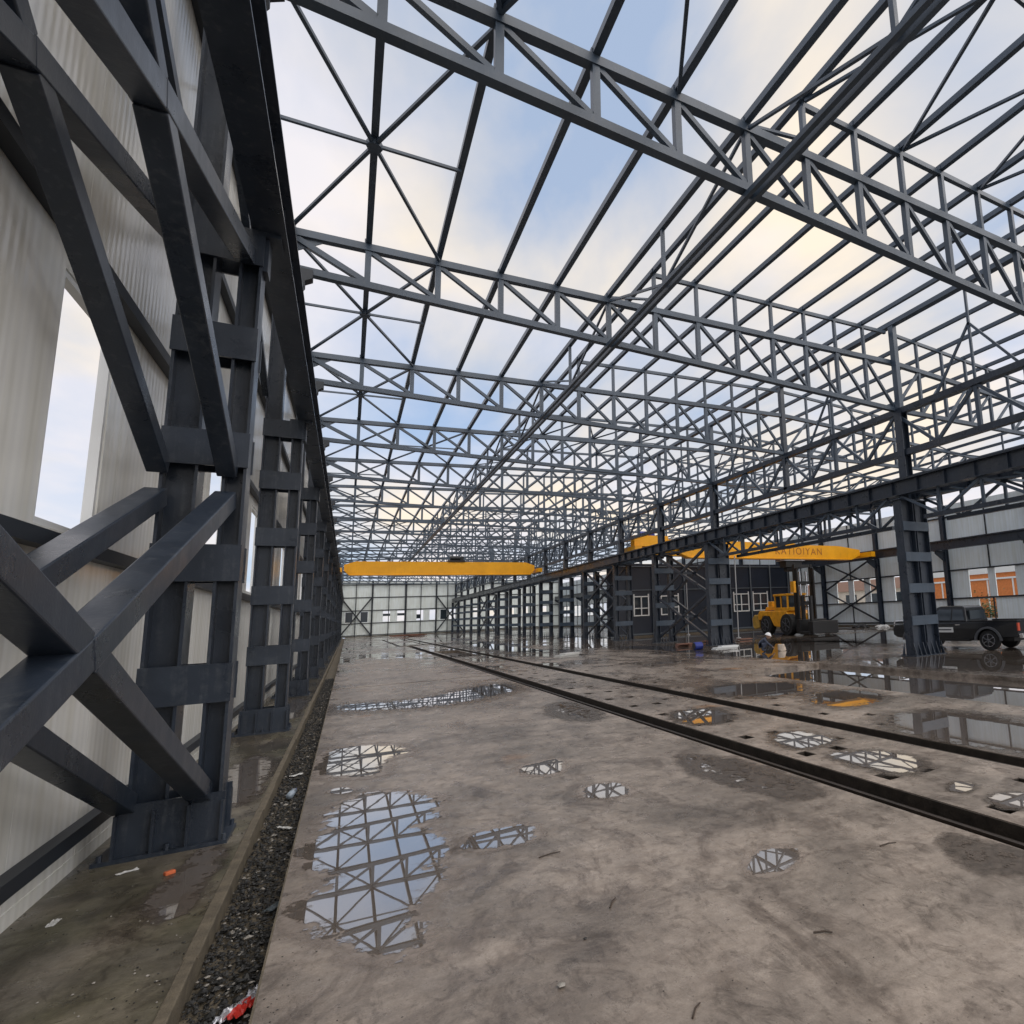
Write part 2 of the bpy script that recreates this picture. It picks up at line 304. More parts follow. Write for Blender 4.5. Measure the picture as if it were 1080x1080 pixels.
# ------------------------------------------------------------------ helpers
class MB:
    def __init__(s): s.v = []; s.f = []; s.mi = []
    def quadbox(s, c8, mi=0):
        b = len(s.v); s.v += [tuple(p) for p in c8]
        for f in ((0, 3, 2, 1), (4, 5, 6, 7), (0, 1, 5, 4), (1, 2, 6, 5), (2, 3, 7, 6), (3, 0, 4, 7)):
            s.f.append(tuple(b+i for i in f)); s.mi.append(mi)
    def box(s, x0, y0, z0, x1, y1, z1, mi=0):
        s.quadbox([(x0, y0, z0), (x1, y0, z0), (x1, y1, z0), (x0, y1, z0), (x0, y0, z1), (x1, y0, z1), (x1, y1, z1), (x0, y1, z1)], mi)
        return s
    def beam(s, a, b, w_, h_, up=(0, 0, 1), mi=0):
        a = Vector(a); b = Vector(b); d = (b-a).normalized(); u = Vector(up)
        if abs(d.dot(u)) > .99: u = Vector((0, 1, 0))
        r = d.cross(u).normalized(); u = r.cross(d).normalized()
        r = r*w_/2; u = u*h_/2
        s.quadbox([a-r-u, a+r-u, a+r+u, a-r+u, b-r-u, b+r-u, b+r+u, b-r+u], mi); return s
    def ibeam(s, a, b, w_, h_, t=.02, up=(0, 0, 1)):
        a = Vector(a); b = Vector(b); d = (b-a).normalized(); u = Vector(up)
        if abs(d.dot(u)) > .99: u = Vector((0, 1, 0))
        r = d.cross(u).normalized(); u = r.cross(d).normalized()
        for sg in (-1, 1):
            o = u*sg*(h_/2-t/2); s.beam(a+o, b+o, w_, t, u)
        s.beam(a, b, t, h_-2*t, u); return s
    def cyl(s, a, b, r0, r1=None, n=14, caps=True, mi=0):
        r1 = r0 if r1 is None else r1
        a = Vector(a); b = Vector(b); d = (b-a).normalized(); u = Vector((0, 0, 1)) if abs(d.z) < .9 else Vector((1, 0, 0))
        p = d.cross(u).normalized(); q = d.cross(p); bb = len(s.v)
        for c, r in ((a, r0), (b, r1)):
            for i in range(n):
                t_ = 2*math.pi*i/n; s.v.append(tuple(c+(p*math.cos(t_)+q*math.sin(t_))*r))
        for i in range(n):
            j = (i+1) % n; s.f.append((bb+i, bb+n+i, bb+n+j, bb+j)); s.mi.append(mi)
        if caps:
            s.f.append(tuple(bb+i for i in range(n))); s.mi.append(mi)
            s.f.append(tuple(bb+n+i for i in reversed(range(n)))); s.mi.append(mi)
        return s
    def prism(s, pts, axis, a, b, mi=0):
        # polygon pts in the plane normal to axis ('X','Y','Z'), extruded a..b
        def P(p, k):
            return {'X': (k, p[0], p[1]), 'Y': (p[0], k, p[1]), 'Z': (p[0], p[1], k)}[axis]
        n = len(pts); bb = len(s.v)
        s.v += [P(p, a) for p in pts]+[P(p, b) for p in pts]
        s.f.append(tuple(bb+i for i in range(n))); s.mi.append(mi)
        s.f.append(tuple(bb+n+i for i in reversed(range(n)))); s.mi.append(mi)
        for i in range(n):
            j = (i+1) % n; s.f.append((bb+j, bb+i, bb+n+i, bb+n+j)); s.mi.append(mi)
        return s
    def mesh(s, name, mats):
        me = D.meshes.new(name); me.from_pydata(s.v, [], s.f)
        mats = mats if isinstance(mats, (list, tuple)) else [mats]
        for m in mats: me.materials.append(m)
        me.polygons.foreach_set('material_index', s.mi)
        bm = bmesh.new(); bm.from_mesh(me); bmesh.ops.recalc_face_normals(bm, faces=bm.faces); bm.to_mesh(me); bm.free()
        me.update(); return me
    def build(s, name, mats, parent=None, bevel=0, smooth=False, label=None):
        me = s.mesh(name, mats); o = D.objects.new(name, me); col.objects.link(o)
        if parent: o.parent = parent
        if bevel:
            md = o.modifiers.new('bevel', 'BEVEL'); md.width = bevel; md.segments = 2; md.limit_method = 'ANGLE'
        if smooth:
            for p in me.polygons: p.use_smooth = True
        if label: o['label'] = label
        return o
def tag(o, label=None, cat=None, group=None, kind=None):
    if label: o['label'] = label
    if cat: o['category'] = cat
    if group: o['group'] = group
    if kind: o['kind'] = kind
    return o
def empty(name, loc=(0, 0, 0), rz=0):
    o = D.objects.new(name, None); col.objects.link(o); o.location = loc; o.rotation_euler = (0, 0, rz); o.empty_display_size = .3; return o
def children(o): return [c for c in D.objects if c.parent == o]
def copy_tree(o, kids=None):
    c = o.copy(); col.objects.link(c)
    for k in (kids if kids is not None else children(o)):
        k2 = k.copy(); k2.parent = c; col.objects.link(k2)
        for g_ in children(k):
            g2 = g_.copy(); g2.parent = k2; col.objects.link(g2)
    return c
ORD = ['nearest', 'second', 'third', 'fourth', 'fifth', 'sixth', 'seventh', 'eighth', 'ninth', 'tenth', 'eleventh', 'twelfth', 'thirteenth',
       'fourteenth', 'fifteenth', 'sixteenth', 'seventeenth', 'eighteenth', 'nineteenth', 'twentieth', 'twenty-first', 'twenty-second',
       'twenty-third', 'twenty-fourth', 'twenty-fifth', 'twenty-sixth', 'twenty-seventh', 'twenty-eighth', 'twenty-ninth']

# ------------------------------------------------------------------ plan dimensions
BAY = 6.033
def YK(k): return 12.82+BAY*(k-2)
KN = 18
XA, XB, XC = -1.27, 15.94, 34.6
PA = (XB-XA)/13; PB = (XC-XB)/13
YEND = YK(KN)
zb = lambda i: 8.62-.0234*i
zt = lambda i: 9.38+.051*i
zr = lambda i: 10.37+.0595*i
def nodeX(i, side): return XA+i*PA if side == 0 else XC-i*PB

# ------------------------------------------------------------------ ground: one stepped slab
def stepped(name, xs, ys, depth, material):
    """top faces of rectangular cells at z=-depth(i,j), vertical walls between different depths"""
    v = []; f = []
    def q(*p):
        b = len(v); v.extend(p); f.append((b, b+1, b+2, b+3))
    nx, ny = len(xs)-1, len(ys)-1
    dp = [[depth((xs[i]+xs[i+1])/2, (ys[j]+ys[j+1])/2) for j in range(ny)] for i in range(nx)]
    for i in range(nx):
        for j in range(ny):
            z = -dp[i][j]; q((xs[i], ys[j], z), (xs[i+1], ys[j], z), (xs[i+1], ys[j+1], z), (xs[i], ys[j+1], z))
            if i+1 < nx and dp[i+1][j] != dp[i][j]:
                z2 = -dp[i+1][j]; x = xs[i+1]; q((x, ys[j], z), (x, ys[j+1], z), (x, ys[j+1], z2), (x, ys[j], z2))
            if j+1 < ny and dp[i][j+1] != dp[i][j]:
                z2 = -dp[i][j+1]; y = ys[j+1]; q((xs[i], y, z), (xs[i+1], y, z), (xs[i+1], y, z2), (xs[i], y, z2))
    me = D.meshes.new(name); me.from_pydata(v, [], f); me.materials.append(material)
    o = D.objects.new(name, me); col.objects.link(o); tag(o, kind='structure'); return o
T1 = (4.00, 4.41); T2 = (5.88, 6.24)
pockets = []
for i in range(26):
    y = 2.95+1.21*i
    pockets += [(4.57, 4.73, y, y+.22), (5.03, 5.19, y-.05, y+.17)]
    if i % 2 == 0: pockets.append((5.42, 5.54, y+.35, y+.5))
    if i > 2 and i % 2: pockets.append((6.95, 7.08, y, y+.2))
    if i > 1: pockets.append((6.50, 6.63, y+.55, y+.75))
rects = [(T1[0], T1[1], -6, 51.6, .13), (T2[0], T2[1], -6, 79, .13), (3.3, 7.3, 51.6, 53.2, .12),
         (9.15, 12.35, 3.0, 13.65, .34), (4.55, 5.75, 31, 39, .18), (-.28, 3.9, 19.40, 19.55, .05),
         (3.42, 3.7, 53.2, 79, .12), (5.3, 5.5, 53.2, 79, .12)]
rects += [(a, b, c, d, .08) for a, b, c, d in pockets]
xs = sorted({-.29, 37.0}|{r[0] for r in rects if r[0] > -.28}|{r[1] for r in rects}|{-.28})
ys = sorted({-6, 113.0}|{r[2] for r in rects}|{r[3] for r in rects})
def dfun(x, y):
    for a, b, c, d, z in rects:
        if a < x < b and c < y < d: return z
    return 0.0
stepped('concrete_floor', xs, ys, dfun, FLOOR)
stepped('channel_bed', [-.63, -.62, -.30, -.29], [-6, 113], lambda x, y: .16 if -.62 < x < -.30 else 0.0, CURB)
side = stepped('pavement', [-1.86, -.63], [-6, 113], lambda x, y: 0.0, FLOORL)
# worn lip along the channel
m = MB()
y = -2.0
while y < 60:
    L_ = random.uniform(.8, 2.0)
    m.box(-.672+random.uniform(-.004, .004), y, -.02, -.615+random.uniform(-.010, .010), y+L_-.004, .006+random.uniform(-.002, .002)); y += L_
tag(m.build('channel_lip', CURB, bevel=.006), kind='structure')
gr = MB()
for x0, y0, x1, y1 in ((-900, -900, -1.86, 900), (37, -900, 900, 900), (-1.86, 113, 37, 900), (-1.86, -900, 37, -6)):
    b = len(gr.v); gr.v += [(x0, y0, -.01), (x1, y0, -.01), (x1, y1, -.01), (x0, y1, -.01)]; gr.f.append((b, b+1, b+2, b+3)); gr.mi.append(0)
tag(gr.build('ground', GROUND), kind='structure')

# gravel in the channel (uncountable)
m = MB()
def pebble(mb, x, y, z, r, mi=0):
    b = len(mb.v); n = 5
    sx, sy, sz = r*random.uniform(.7, 1.3), r*random.uniform(.7, 1.4), r*random.uniform(.4, .8)
    a0 = random.random()*6
    mb.v.append((x, y, z+sz))
    for i in range(n):
        t_ = a0+2*math.pi*i/n; mb.v.append((x+sx*math.cos(t_), y+sy*math.sin(t_), z+random.uniform(-.2, .3)*sz))
    mb.v.append((x, y, z-sz))
    for i in range(n):
        j = (i+1) % n; mb.f.append((b, b+1+i, b+1+j)); mb.f.append((b+n+1, b+1+j, b+1+i)); mb.mi += [mi, mi]
for i in range(15000):
    yy = 1.5+24*(random.random()**1.9)
    pebble(m, random.uniform(-.61, -.31), yy, -.155+random.random()*.035, random.uniform(.004, .014) if random.random() < .9 else random.uniform(.013, .024), 1 if random.random() < .06 else 0)
tag(m.build('gravel', [STONE, STONEL]), 'dark wet gravel lying in the drainage channel', 'gravel', kind='stuff')

m = MB()  # mud on wet slot beds; dark wall and pocket plates paint in shade
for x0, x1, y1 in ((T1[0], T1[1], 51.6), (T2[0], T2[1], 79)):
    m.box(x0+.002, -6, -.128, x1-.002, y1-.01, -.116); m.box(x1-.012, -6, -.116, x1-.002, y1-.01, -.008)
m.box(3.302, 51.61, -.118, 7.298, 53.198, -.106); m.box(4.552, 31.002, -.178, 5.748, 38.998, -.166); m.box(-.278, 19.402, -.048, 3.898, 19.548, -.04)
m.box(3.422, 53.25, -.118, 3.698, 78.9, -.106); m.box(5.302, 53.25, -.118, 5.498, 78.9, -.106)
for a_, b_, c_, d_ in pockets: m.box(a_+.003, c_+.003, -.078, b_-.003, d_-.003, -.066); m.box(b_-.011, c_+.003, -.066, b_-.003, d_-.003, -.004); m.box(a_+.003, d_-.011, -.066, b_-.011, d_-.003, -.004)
tag(m.build('slot_mud_shade', mat('slot_mud_shade', (.028, .022, .017), .5, var=.5, vscale=9, bump=.5, coord='World')), kind='structure')
# rails in the two slots
for x, lab in ((T1, 'rusty crane rail sunk in the left floor slot'), (T2, 'rusty crane rail sunk in the right floor slot')):
    c = (x[0]+x[1])/2
    m = MB(); m.box(c-.05, -6, -.129, c+.05, 52 if x is T1 else 79, -.112); m.box(c-.008, -6, -.112, c+.008, 52 if x is T1 else 79, -.07); m.box(c-.02, -6, -.07, c+.02, 52 if x is T1 else 79, -.05)
    tag(m.build('floor_rail', RUST), lab, 'rail', 'rails sunk in the concrete floor')

# ------------------------------------------------------------------ puddles
PUD = dict(
A=[(-0.09, 6.58), (0.14, 7.08), (0.35, 7.07), (0.67, 6.8), (0.8, 6.32), (0.7, 5.95), (0.51, 5.82), (0.59, 5.54), (0.73, 5.3), (0.72, 5.12), (0.58, 4.87), (0.59, 4.58), (0.47, 4.34), (0.38, 4.12), (0.42, 3.84), (0.38, 3.68), (0.23, 3.76), (0.13, 3.86), (0.09, 4.03), (-0.03, 4.23), (-0.2, 4.55), (-0.18, 4.72), (-0.01, 4.86), (-0.05, 5.16), (-0.22, 5.6), (-0.22, 5.82), (-0.08, 6.06)],
B=[(-0.24, 8.79), (-0.16, 9.63), (0.11, 10.03), (0.57, 9.69), (0.72, 9.04), (0.46, 8.69), (0.34, 8.02), (-0.09, 8.33)],
C=[(0.82, 5.04), (0.97, 5.24), (1.24, 5.24), (1.37, 5.08), (1.29, 4.86), (1.07, 4.85), (0.88, 4.93)],
D=[(2.35, 3.42), (2.56, 3.59), (2.74, 3.5), (2.71, 3.34), (2.5, 3.26), (2.33, 3.29)],
E=[(2.07, 5.84), (2.24, 5.9), (2.4, 5.8), (2.4, 5.45), (2.15, 5.43), (2.01, 5.62)],
F=[(1.76, 7.11), (1.98, 7.24), (2.23, 7.2), (2.13, 6.74), (1.91, 6.62), (1.78, 6.89)],
G=[(-0.1, 7.55), (0.01, 7.63), (0.12, 7.42), (0.02, 7.34)],
H=[(4.80, 5.20), (5.19, 5.15), (5.40, 4.76), (5.29, 4.36), (4.9, 4.2), (4.74, 4.45), (4.75, 4.89)],
I=[(5.05, 6.51), (5.38, 6.43), (5.4, 5.82), (5.22, 5.7), (4.78, 5.7), (4.75, 6.03)],
J=[(4.8, 3.26), (5.02, 3.25), (5.1, 3.12), (4.81, 2.96), (4.65, 3.06)],
K=[(4.87, 3.7), (5.02, 3.71), (5.01, 3.55), (4.78, 3.49), (4.72, 3.59)],
L=[(3.5, 6.38), (3.85, 5.88), (3.9, 4.63), (3.73, 4.27), (3.45, 4.37), (3.39, 4.86), (3.25, 5.62)],
M=[(3.36, 11.62), (3.98, 11.71), (3.94, 10.22), (3.51, 9.44), (3.17, 10.13)],
N=[(4.85, 9.06), (5.44, 8.99), (5.38, 8.16), (4.91, 7.84), (4.58, 8.16)],
O=[(7.19, 6.32), (8.01, 5.84), (7.74, 4.53), (6.75, 3.73), (6.38, 4.35), (6.4, 5.45)],
P=[(0.04, 15.31), (1.42, 14.98), (3.4, 16.64), (3.49, 14.88), (1.83, 13.59), (0.29, 14.2)],
Q=[(3.84, 2.99), (3.95, 2.48), (3.72, 2.29), (3.52, 2.48), (3.54, 2.7)],
S=[(7.25, 11.41), (8.67, 10.7), (8.07, 9.52), (7.15, 9.45), (6.56, 10.44)],
T=[(7.82, 8.81), (8.75, 8.72), (8.47, 7.73), (7.37, 7.38), (7.2, 8.0)],
U=[(12.81, 19.21), (17.36, 23.46), (20.66, 20.03), (15.36, 16.11), (13.4, 14.6), (10.54, 14.79)],
V=[(18.5, 24.5), (24, 25.5), (30, 24), (31, 18), (25, 15.5), (20, 17), (19.5, 21)],
W=[(13.2, 12.2), (14.6, 12.5), (18, 11.0), (22, 9.0), (20, 6.5), (14.5, 6.6), (13.0, 9)],
X=[(9, 26), (12, 30), (14.3, 27), (12.5, 21), (9.5, 20)],
Z=[(7.5, 38), (9, 55), (14, 50), (13, 36), (8.4, 30)],
)
PLAB = dict(A='large irregular puddle nearest the drainage channel, mirroring roof trusses', B='rounded puddle beside the channel, just beyond the largest mirror puddle',
 C='small narrow puddle right of the largest mirror puddle', D='small lone puddle in the middle foreground, right of the narrow one', E='small pointed puddle between the channel and the left floor slot',
 F='tiny ragged puddle mirroring lattice, just beyond the small pointed puddle', G='tiniest puddle between the two mirror puddles by the channel', H='bright puddle among the pockets between the two slots',
 I='puddle between the slots, one pocket pair beyond the bright one', J='puddle between the slots at the right edge of the photo', K='small puddle between the slots just before the right edge',
 N='pale puddle between the slots where they begin to run together', O='wide puddle beyond the right slot mirroring the panel wall', P='long thin puddle along the cross joint',
 S='dark damp puddle beyond the right slot near the pit corner', T='brown puddle just beyond the right slot, left of the wide one', U='long puddle in front of the pit mirroring the orange forklift',
 V='broad sheet of water in the right hall behind the pickup', W='broad sheet of water around the pickup and front column', X='wide puddle before the cross-braced middle columns',
 Y='far puddle left of the floor slots', Z='far sheet of water right of the floor slots', ZA='farthest puddle down the left hall',
 L='dark damp patch against the left slot in the middle foreground', M='dark damp patch with a wet rim against the left slot farther back', Q='damp patch against the left slot at the right edge')
def smooth_poly(pts, k=5, jag=.05, seed=0):
    n = len(pts); o = []
    cxm = sum(p[0] for p in pts)/n; cym = sum(p[1] for p in pts)/n
    size = max(max(abs(p[0]-cxm), abs(p[1]-cym)) for p in pts)
    for i in range(n):
        p0, p1, p2, p3 = [Vector((*pts[(i+d) % n], 0)) for d in (-1, 0, 1, 2)]
        for j in range(k):
            t = j/k
            q = .5*((2*p1)+(-p0+p2)*t+(2*p0-5*p1+4*p2-p3)*t*t+(-p0+3*p1-3*p2+p3)*t*t*t)
            nv = noise.noise_vector(Vector((q.x*4/min(1.5, size), q.y*4/min(1.5, size), seed)))+.5*noise.noise_vector(Vector((q.x*11/min(1.5, size), q.y*11/min(1.5, size), seed+9)))
            q = q+Vector((nv.x, nv.y, 0))*jag*min(size, 1.2)
            o.append((q.x, q.y))
    return o
def flat_poly(name, loops, z, material):
    bm = bmesh.new()
    for li_, lp in enumerate(loops):
        vs = [bm.verts.new((x, y, z-.00025*li_)) for x, y in lp]
        f = bm.faces.new(vs)
        if f.calc_center_median() and f.normal.z < 0: f.normal_flip()
    bmesh.ops.triangulate(bm, faces=bm.faces)
    bm.normal_update()
    for f in bm.faces:
        if f.normal.z < 0: f.normal_flip()
    me = D.meshes.new(name); bm.to_mesh(me); bm.free(); me.materials.append(material)
    o = D.objects.new(name, me); col.objects.link(o); return o
def soft_mat(name='damp_stain', lo=(.055, .045, .036), hi=(.15, .122, .10), rg=.22):
    m = D.materials.new(name); m.use_nodes = True; t = m.node_tree; b = t.nodes['Principled BSDF']; o_ = t.nodes['Material Output']
    b.inputs['Roughness'].default_value = rg
    g0 = N(t, 'ShaderNodeNewGeometry'); n0 = N(t, 'ShaderNodeTexNoise'); n0.inputs['Scale'].default_value = 16; n0.inputs['Detail'].default_value = 8; n0.inputs['Roughness'].default_value = .75; t.links.new(g0.outputs['Position'], n0.inputs['Vector'])
    rr0 = N(t, 'ShaderNodeValToRGB'); rr0.color_ramp.elements[0].position = .35; rr0.color_ramp.elements[0].color = (*lo, 1); rr0.color_ramp.elements[1].position = .65; rr0.color_ramp.elements[1].color = (*hi, 1)
    t.links.new(n0.outputs['Fac'], rr0.inputs[0]); t.links.new(rr0.outputs[0], b.inputs['Base Color'])
    at = N(t, 'ShaderNodeAttribute'); at.attribute_name = 'wet'
    gg = N(t, 'ShaderNodeNewGeometry')
    nn = N(t, 'ShaderNodeTexNoise'); nn.inputs['Scale'].default_value = 6; nn.inputs['Detail'].default_value = 9; nn.inputs['Roughness'].default_value = .7; t.links.new(gg.outputs['Position'], nn.inputs['Vector'])
    a1 = N(t, 'ShaderNodeMath', operation='MULTIPLY_ADD'); t.links.new(nn.outputs['Fac'], a1.inputs[0]); a1.inputs[1].default_value = 1.5; a1.inputs[2].default_value = -.80
    a2 = N(t, 'ShaderNodeMath', operation='ADD'); t.links.new(a1.outputs[0], a2.inputs[0]); t.links.new(at.outputs['Fac'], a2.inputs[1])
    mr = N(t, 'ShaderNodeMapRange'); mr.interpolation_type = 'SMOOTHSTEP'; t.links.new(a2.outputs[0], mr.inputs[0]); mr.inputs[1].default_value = .12; mr.inputs[2].default_value = .75; mr.inputs[4].default_value = .85
    # the stain is nothing at its rim whatever the noise says
    mm_ = N(t, 'ShaderNodeMath', operation='MULTIPLY'); t.links.new(mr.outputs[0], mm_.inputs[0])
    r3 = N(t, 'ShaderNodeMapRange'); t.links.new(at.outputs['Fac'], r3.inputs[0]); r3.inputs[2].default_value = .25; t.links.new(r3.outputs[0], mm_.inputs[1])
    tr = N(t, 'ShaderNodeBsdfTransparent'); mx_ = N(t, 'ShaderNodeMixShader'); t.links.new(mm_.outputs[0], mx_.inputs[0]); t.links.new(tr.outputs[0], mx_.inputs[1]); t.links.new(b.outputs[0], mx_.inputs[2])
    t.links.new(mx_.outputs[0], o_.inputs[0])
    return m
STAIN = soft_mat()
ZONES = [(-.285, 3.99), (4.42, 5.87), (6.25, 9.14), (12.36, 99)]
def zone(x):
    for a, b in ZONES:
        if a <= x <= b: return a, b
    return min(ZONES, key=lambda q: min(abs(q[0]-x), abs(q[1]-x)))
def signed_distance(x, y, lp):
    best = 1e9; inside = False; n = len(lp)
    for i in range(n):
        x1, y1 = lp[i]; x2, y2 = lp[(i+1) % n]
        dx, dy = x2-x1, y2-y1; L2 = dx*dx+dy*dy or 1e-9
        t_ = max(0, min(1, ((x-x1)*dx+(y-y1)*dy)/L2)); ex, ey = x-x1-t_*dx, y-y1-t_*dy
        d_ = ex*ex+ey*ey
        if d_ < best: best = d_
        if (y1 > y) != (y2 > y) and x < x1+(y-y1)*dx/(dy or 1e-9): inside = not inside
    return math.sqrt(best)*(1 if inside else -1)
def film(pts, seed, z, lab, name, material, at_rim, slope_in, slope_out, top=1.3, cells=30):
    """flat sheet whose 'wet' value is the distance inside the traced rim; the material breaks it up with noise"""
    lp = smooth_poly(pts, 3, .07, seed); zn = zone(sum(p[0] for p in pts)/len(pts))
    xs_ = [p[0] for p in lp]; ys_ = [p[1] for p in lp]
    w_ = min(max(xs_)-min(xs_), max(ys_)-min(ys_)); ext = at_rim/slope_out*w_
    x0, x1 = max(min(xs_)-ext, zn[0]), min(max(xs_)+ext, zn[1]); y0, y1 = min(ys_)-ext, max(ys_)+ext
    nx = ny = cells; V_ = []; W_ = []; F_ = []
    for a in range(nx+1):
        for b in range(ny+1):
            x = x0+(x1-x0)*a/nx; y = y0+(y1-y0)*b/ny; d_ = signed_distance(x, y, lp)/w_
            V_.append((x, y, z)); W_.append(max(0, min(top, at_rim+d_*(slope_in if d_ > 0 else slope_out))))
    for a in range(nx):
        for b in range(ny):
            q_ = (a*(ny+1)+b, (a+1)*(ny+1)+b, (a+1)*(ny+1)+b+1, a*(ny+1)+b+1)
            if max(W_[k_] for k_ in q_) > 0: F_.append(q_)
    me = D.meshes.new(name); me.from_pydata(V_, [], F_); me.attributes.new('wet', 'FLOAT', 'POINT').data.foreach_set('value', W_); me.materials.append(material)
    o = D.objects.new(name, me); col.objects.link(o); tag(o, lab, kind='structure')
SILT = soft_mat('silt_stain', (.25, .205, .17), (.36, .30, .255), .34)
for si, (k, pts) in enumerate(PUD.items()):
    if k in 'LMQ':
        film(pts, si, .003, PLAB[k], 'damp_stain', STAIN, .62, 2.0, 2.2, 1.0)
        film(pts, si, .006, 'glints of water in the '+PLAB[k][:45], 'puddle', PUDDLE, .12, 1.2, 1.5, .36)
    else:
        near = k in 'ABCDEFG'
        film(pts, si, .003, ('pale silt rim of ' if near else 'damp rim of ')+PLAB[k], 'silt_rim' if near else 'damp_stain', SILT if near else STAIN, .75, .5, 2.0 if k != 'A' else 3.4, 1.0)
        film(pts, si, .005, PLAB[k], 'puddle', PUDDLE, .46, 2.6, 3.0, 1.3, 40 if k == 'A' else 28)
ZONES.append((-1.6, -.68))
for si, (pts, lab) in enumerate((([(-1.12, 8.1), (-.78, 7.7), (-.74, 9.2), (-1.0, 10.4), (-1.2, 9.3)], 'wet film on the pavement between the two nearest columns'),
                 ([(-1.0, 5.2), (-.8, 5.0), (-.76, 6.2), (-.95, 6.2)], 'damp mossy patch on the pavement before the nearest column'), ([(-1.15, 14.6), (-.8, 14.2), (-.78, 17.2), (-1.1, 17.6)], 'wet film on the pavement beyond the second column'))):
    film(pts, 70+si, .004, lab, 'puddle', PUDDLE, .40, .9, 2.4, .62)
    film(pts, 70+si, .002, 'damp stain under the '+lab[:50], 'damp_stain', STAIN, .6, 1.0, 1.6, 1.0)
# water standing in the pit
m = MB(); m.v = [(9.15, 3.0, -.10), (12.35, 3.0, -.10), (12.35, 13.65, -.10), (9.15, 13.65, -.10)]; m.f = [(0, 1, 2, 3)]; m.mi = [0]
tag(m.build('water', WATER), 'still water filling the rectangular floor pit', kind='structure')

# ------------------------------------------------------------------ roof trusses
def truss_geo(side):
    """list of (part name, MB) relative to Y=0"""
    parts = []
    X = lambda i: nodeX(i, side)
    n = 13; sgn = 1 if side == 0 else -1
    m = MB(); m.beam((X(0), 0, zt(0)), (X(n), 0, zt(n)), .15, .15); parts.append(('top_chord', m))
    m = MB(); m.beam((X(0), 0, zb(0)), (X(n), 0, zb(n)), .15, .14); parts.append(('bottom_chord', m))
    m = MB(); m.beam((X(6), 0, zr(6)), (X(n)-sgn*.17, 0, zr(n)), .09, .11); parts.append(('raised_chord', m))
    for i in range(1, n):
        m = MB(); m.beam((X(i), 0, zb(i)+.08), (X(i), 0, zt(i)-.08), .11, .11); parts.append(('post', m))
    for i in range(6, n):
        m = MB(); m.beam((X(i), 0, zt(i)+.08), (X(i), 0, zr(i)-.055), .085, .10); parts.append(('upper_post', m))
    for i in range(n):
        a = Vector((X(i)+sgn*.06, 0, zt(i)-.09)); b = Vector((X(i+1)-sgn*.06, 0, zb(i+1)+.09))
        w_ = .11 if i == 0 else .085
        m = MB(); m.beam(a, b, w_, w_); 
        if i == 0:   # gusset at the column
            m.prism([(X(0), zt(0)-.08), (X(0)+sgn*.55, zt(0)-.08), (X(0), zt(0)-.45)], 'Y', -.012, .012)
        parts.append(('diagonal', m))
    # tie to the step in the roof
    m = MB(); m.beam((X(5), 0, zt(5)+.10), (X(6)-sgn*.06, 0, zt(6)+.32), .06, .05); parts.append(('step_tie', m))
    return parts
GT = {0: 'roof trusses over the left hall', 1: 'roof trusses over the right hall'}
for side in (0, 1):
    geo = truss_geo(side)
    meshes = [(n, mb.mesh(n, STEELR)) for n, mb in geo]
    allm = MB()
    for n, mb in geo:
        b = len(allm.v); allm.v += mb.v; allm.f += [tuple(i+b for i in f) for f in mb.f]; allm.mi += mb.mi
    farmesh = allm.mesh('roof_truss', STEELR)
    hall = ('left', 'right')[side]
    # bays -1/0 are behind the camera's top edge but carry the purlins
    for k in range(0, KN+1):
        lab = f'grey lattice roof truss over the {hall} hall, {ORD[k]} of its row counting from the camera'
        if k <= 8:
            r = empty('roof_truss', (0, YK(k), 0)); tag(r, lab, 'roof truss', GT[side])
            for n, me in meshes:
                o = D.objects.new(n, me); o.parent = r; col.objects.link(o)
        else:
            o = D.objects.new('roof_truss', farmesh); o.location = (0, YK(k), 0); col.objects.link(o); tag(o, lab, 'roof truss', GT[side])

# ------------------------------------------------------------------ purlins
Y0, Y1 = YK(-1)+2.0, YEND+.3
def purlin_z(i): return (zr(i)+.055+.065) if i >= 6 else (zt(i)+.08+.065)
for side in (0, 1):
    for i in range(13):
        x = nodeX(i, side); z = purlin_z(i)
        m = MB(); m.box(-.055, Y0, -.065, .055, Y1, .065)
        for k in range(0, 5):   # cleats at the trusses
            m.box(-.075, YK(k)-.06, -.065, -.056, YK(k)+.06, .03)
        if k: pass
        o = m.build('purlin', STEELR); o.location = (x, 0, z)
        tag(o, f'long grey roof purlin of the {("left","right")[side]} hall, {ORD[i] if i else "first"} in from the outer eave', 'purlin', 'roof purlins running the length of the halls')
m = MB(); m.box(-.12, Y0, -.08, .12, Y1, .08); o = m.build('purlin', STEELR); o.location = (XB, 0, zr(13)+.26)
tag(o, 'thickest roof purlin, running along the ridge above the middle columns', 'purlin', 'roof purlins running the length of the halls')

# longitudinal twin-tube tie under bottom chord node 5, with its web
for side in (0, 1):
    x = nodeX(5, side); z = zb(5)-.08-.052
    r = empty('longitudinal_tie', (x, 0, 0)); hall = ('left', 'right')[side]
    tag(r, f'twin-tube girder running the length of the {hall} hall under its roof trusses', 'tie girder', 'twin-tube girders under the trusses')
    m = MB(); m.box(-.115, Y0, z-.045, -.035, Y1, z+.045); m.build('tube', STEELR, r)
    m = MB(); m.box(.035, Y0, z-.045, .115, Y1, z+.045); m.build('tube', STEELR, r)
    for k in list(range(0, 9)):
        ya, yb = YK(k), YK(k+1); ym = (ya+yb)/2
        m = MB(); m.beam((0, ym, z+.08), (0, ym, zt(5)+.08), .07, .07); m.build('web_post', STEELR, r)
        for a, b in ((ya, ym), (yb, ym)):
            m = MB(); m.beam((0, a+(.1 if a < b else -.1), zt(5)-.05), (0, b, z+.10), .05, .05); m.build('web_diagonal', STEELR, r)

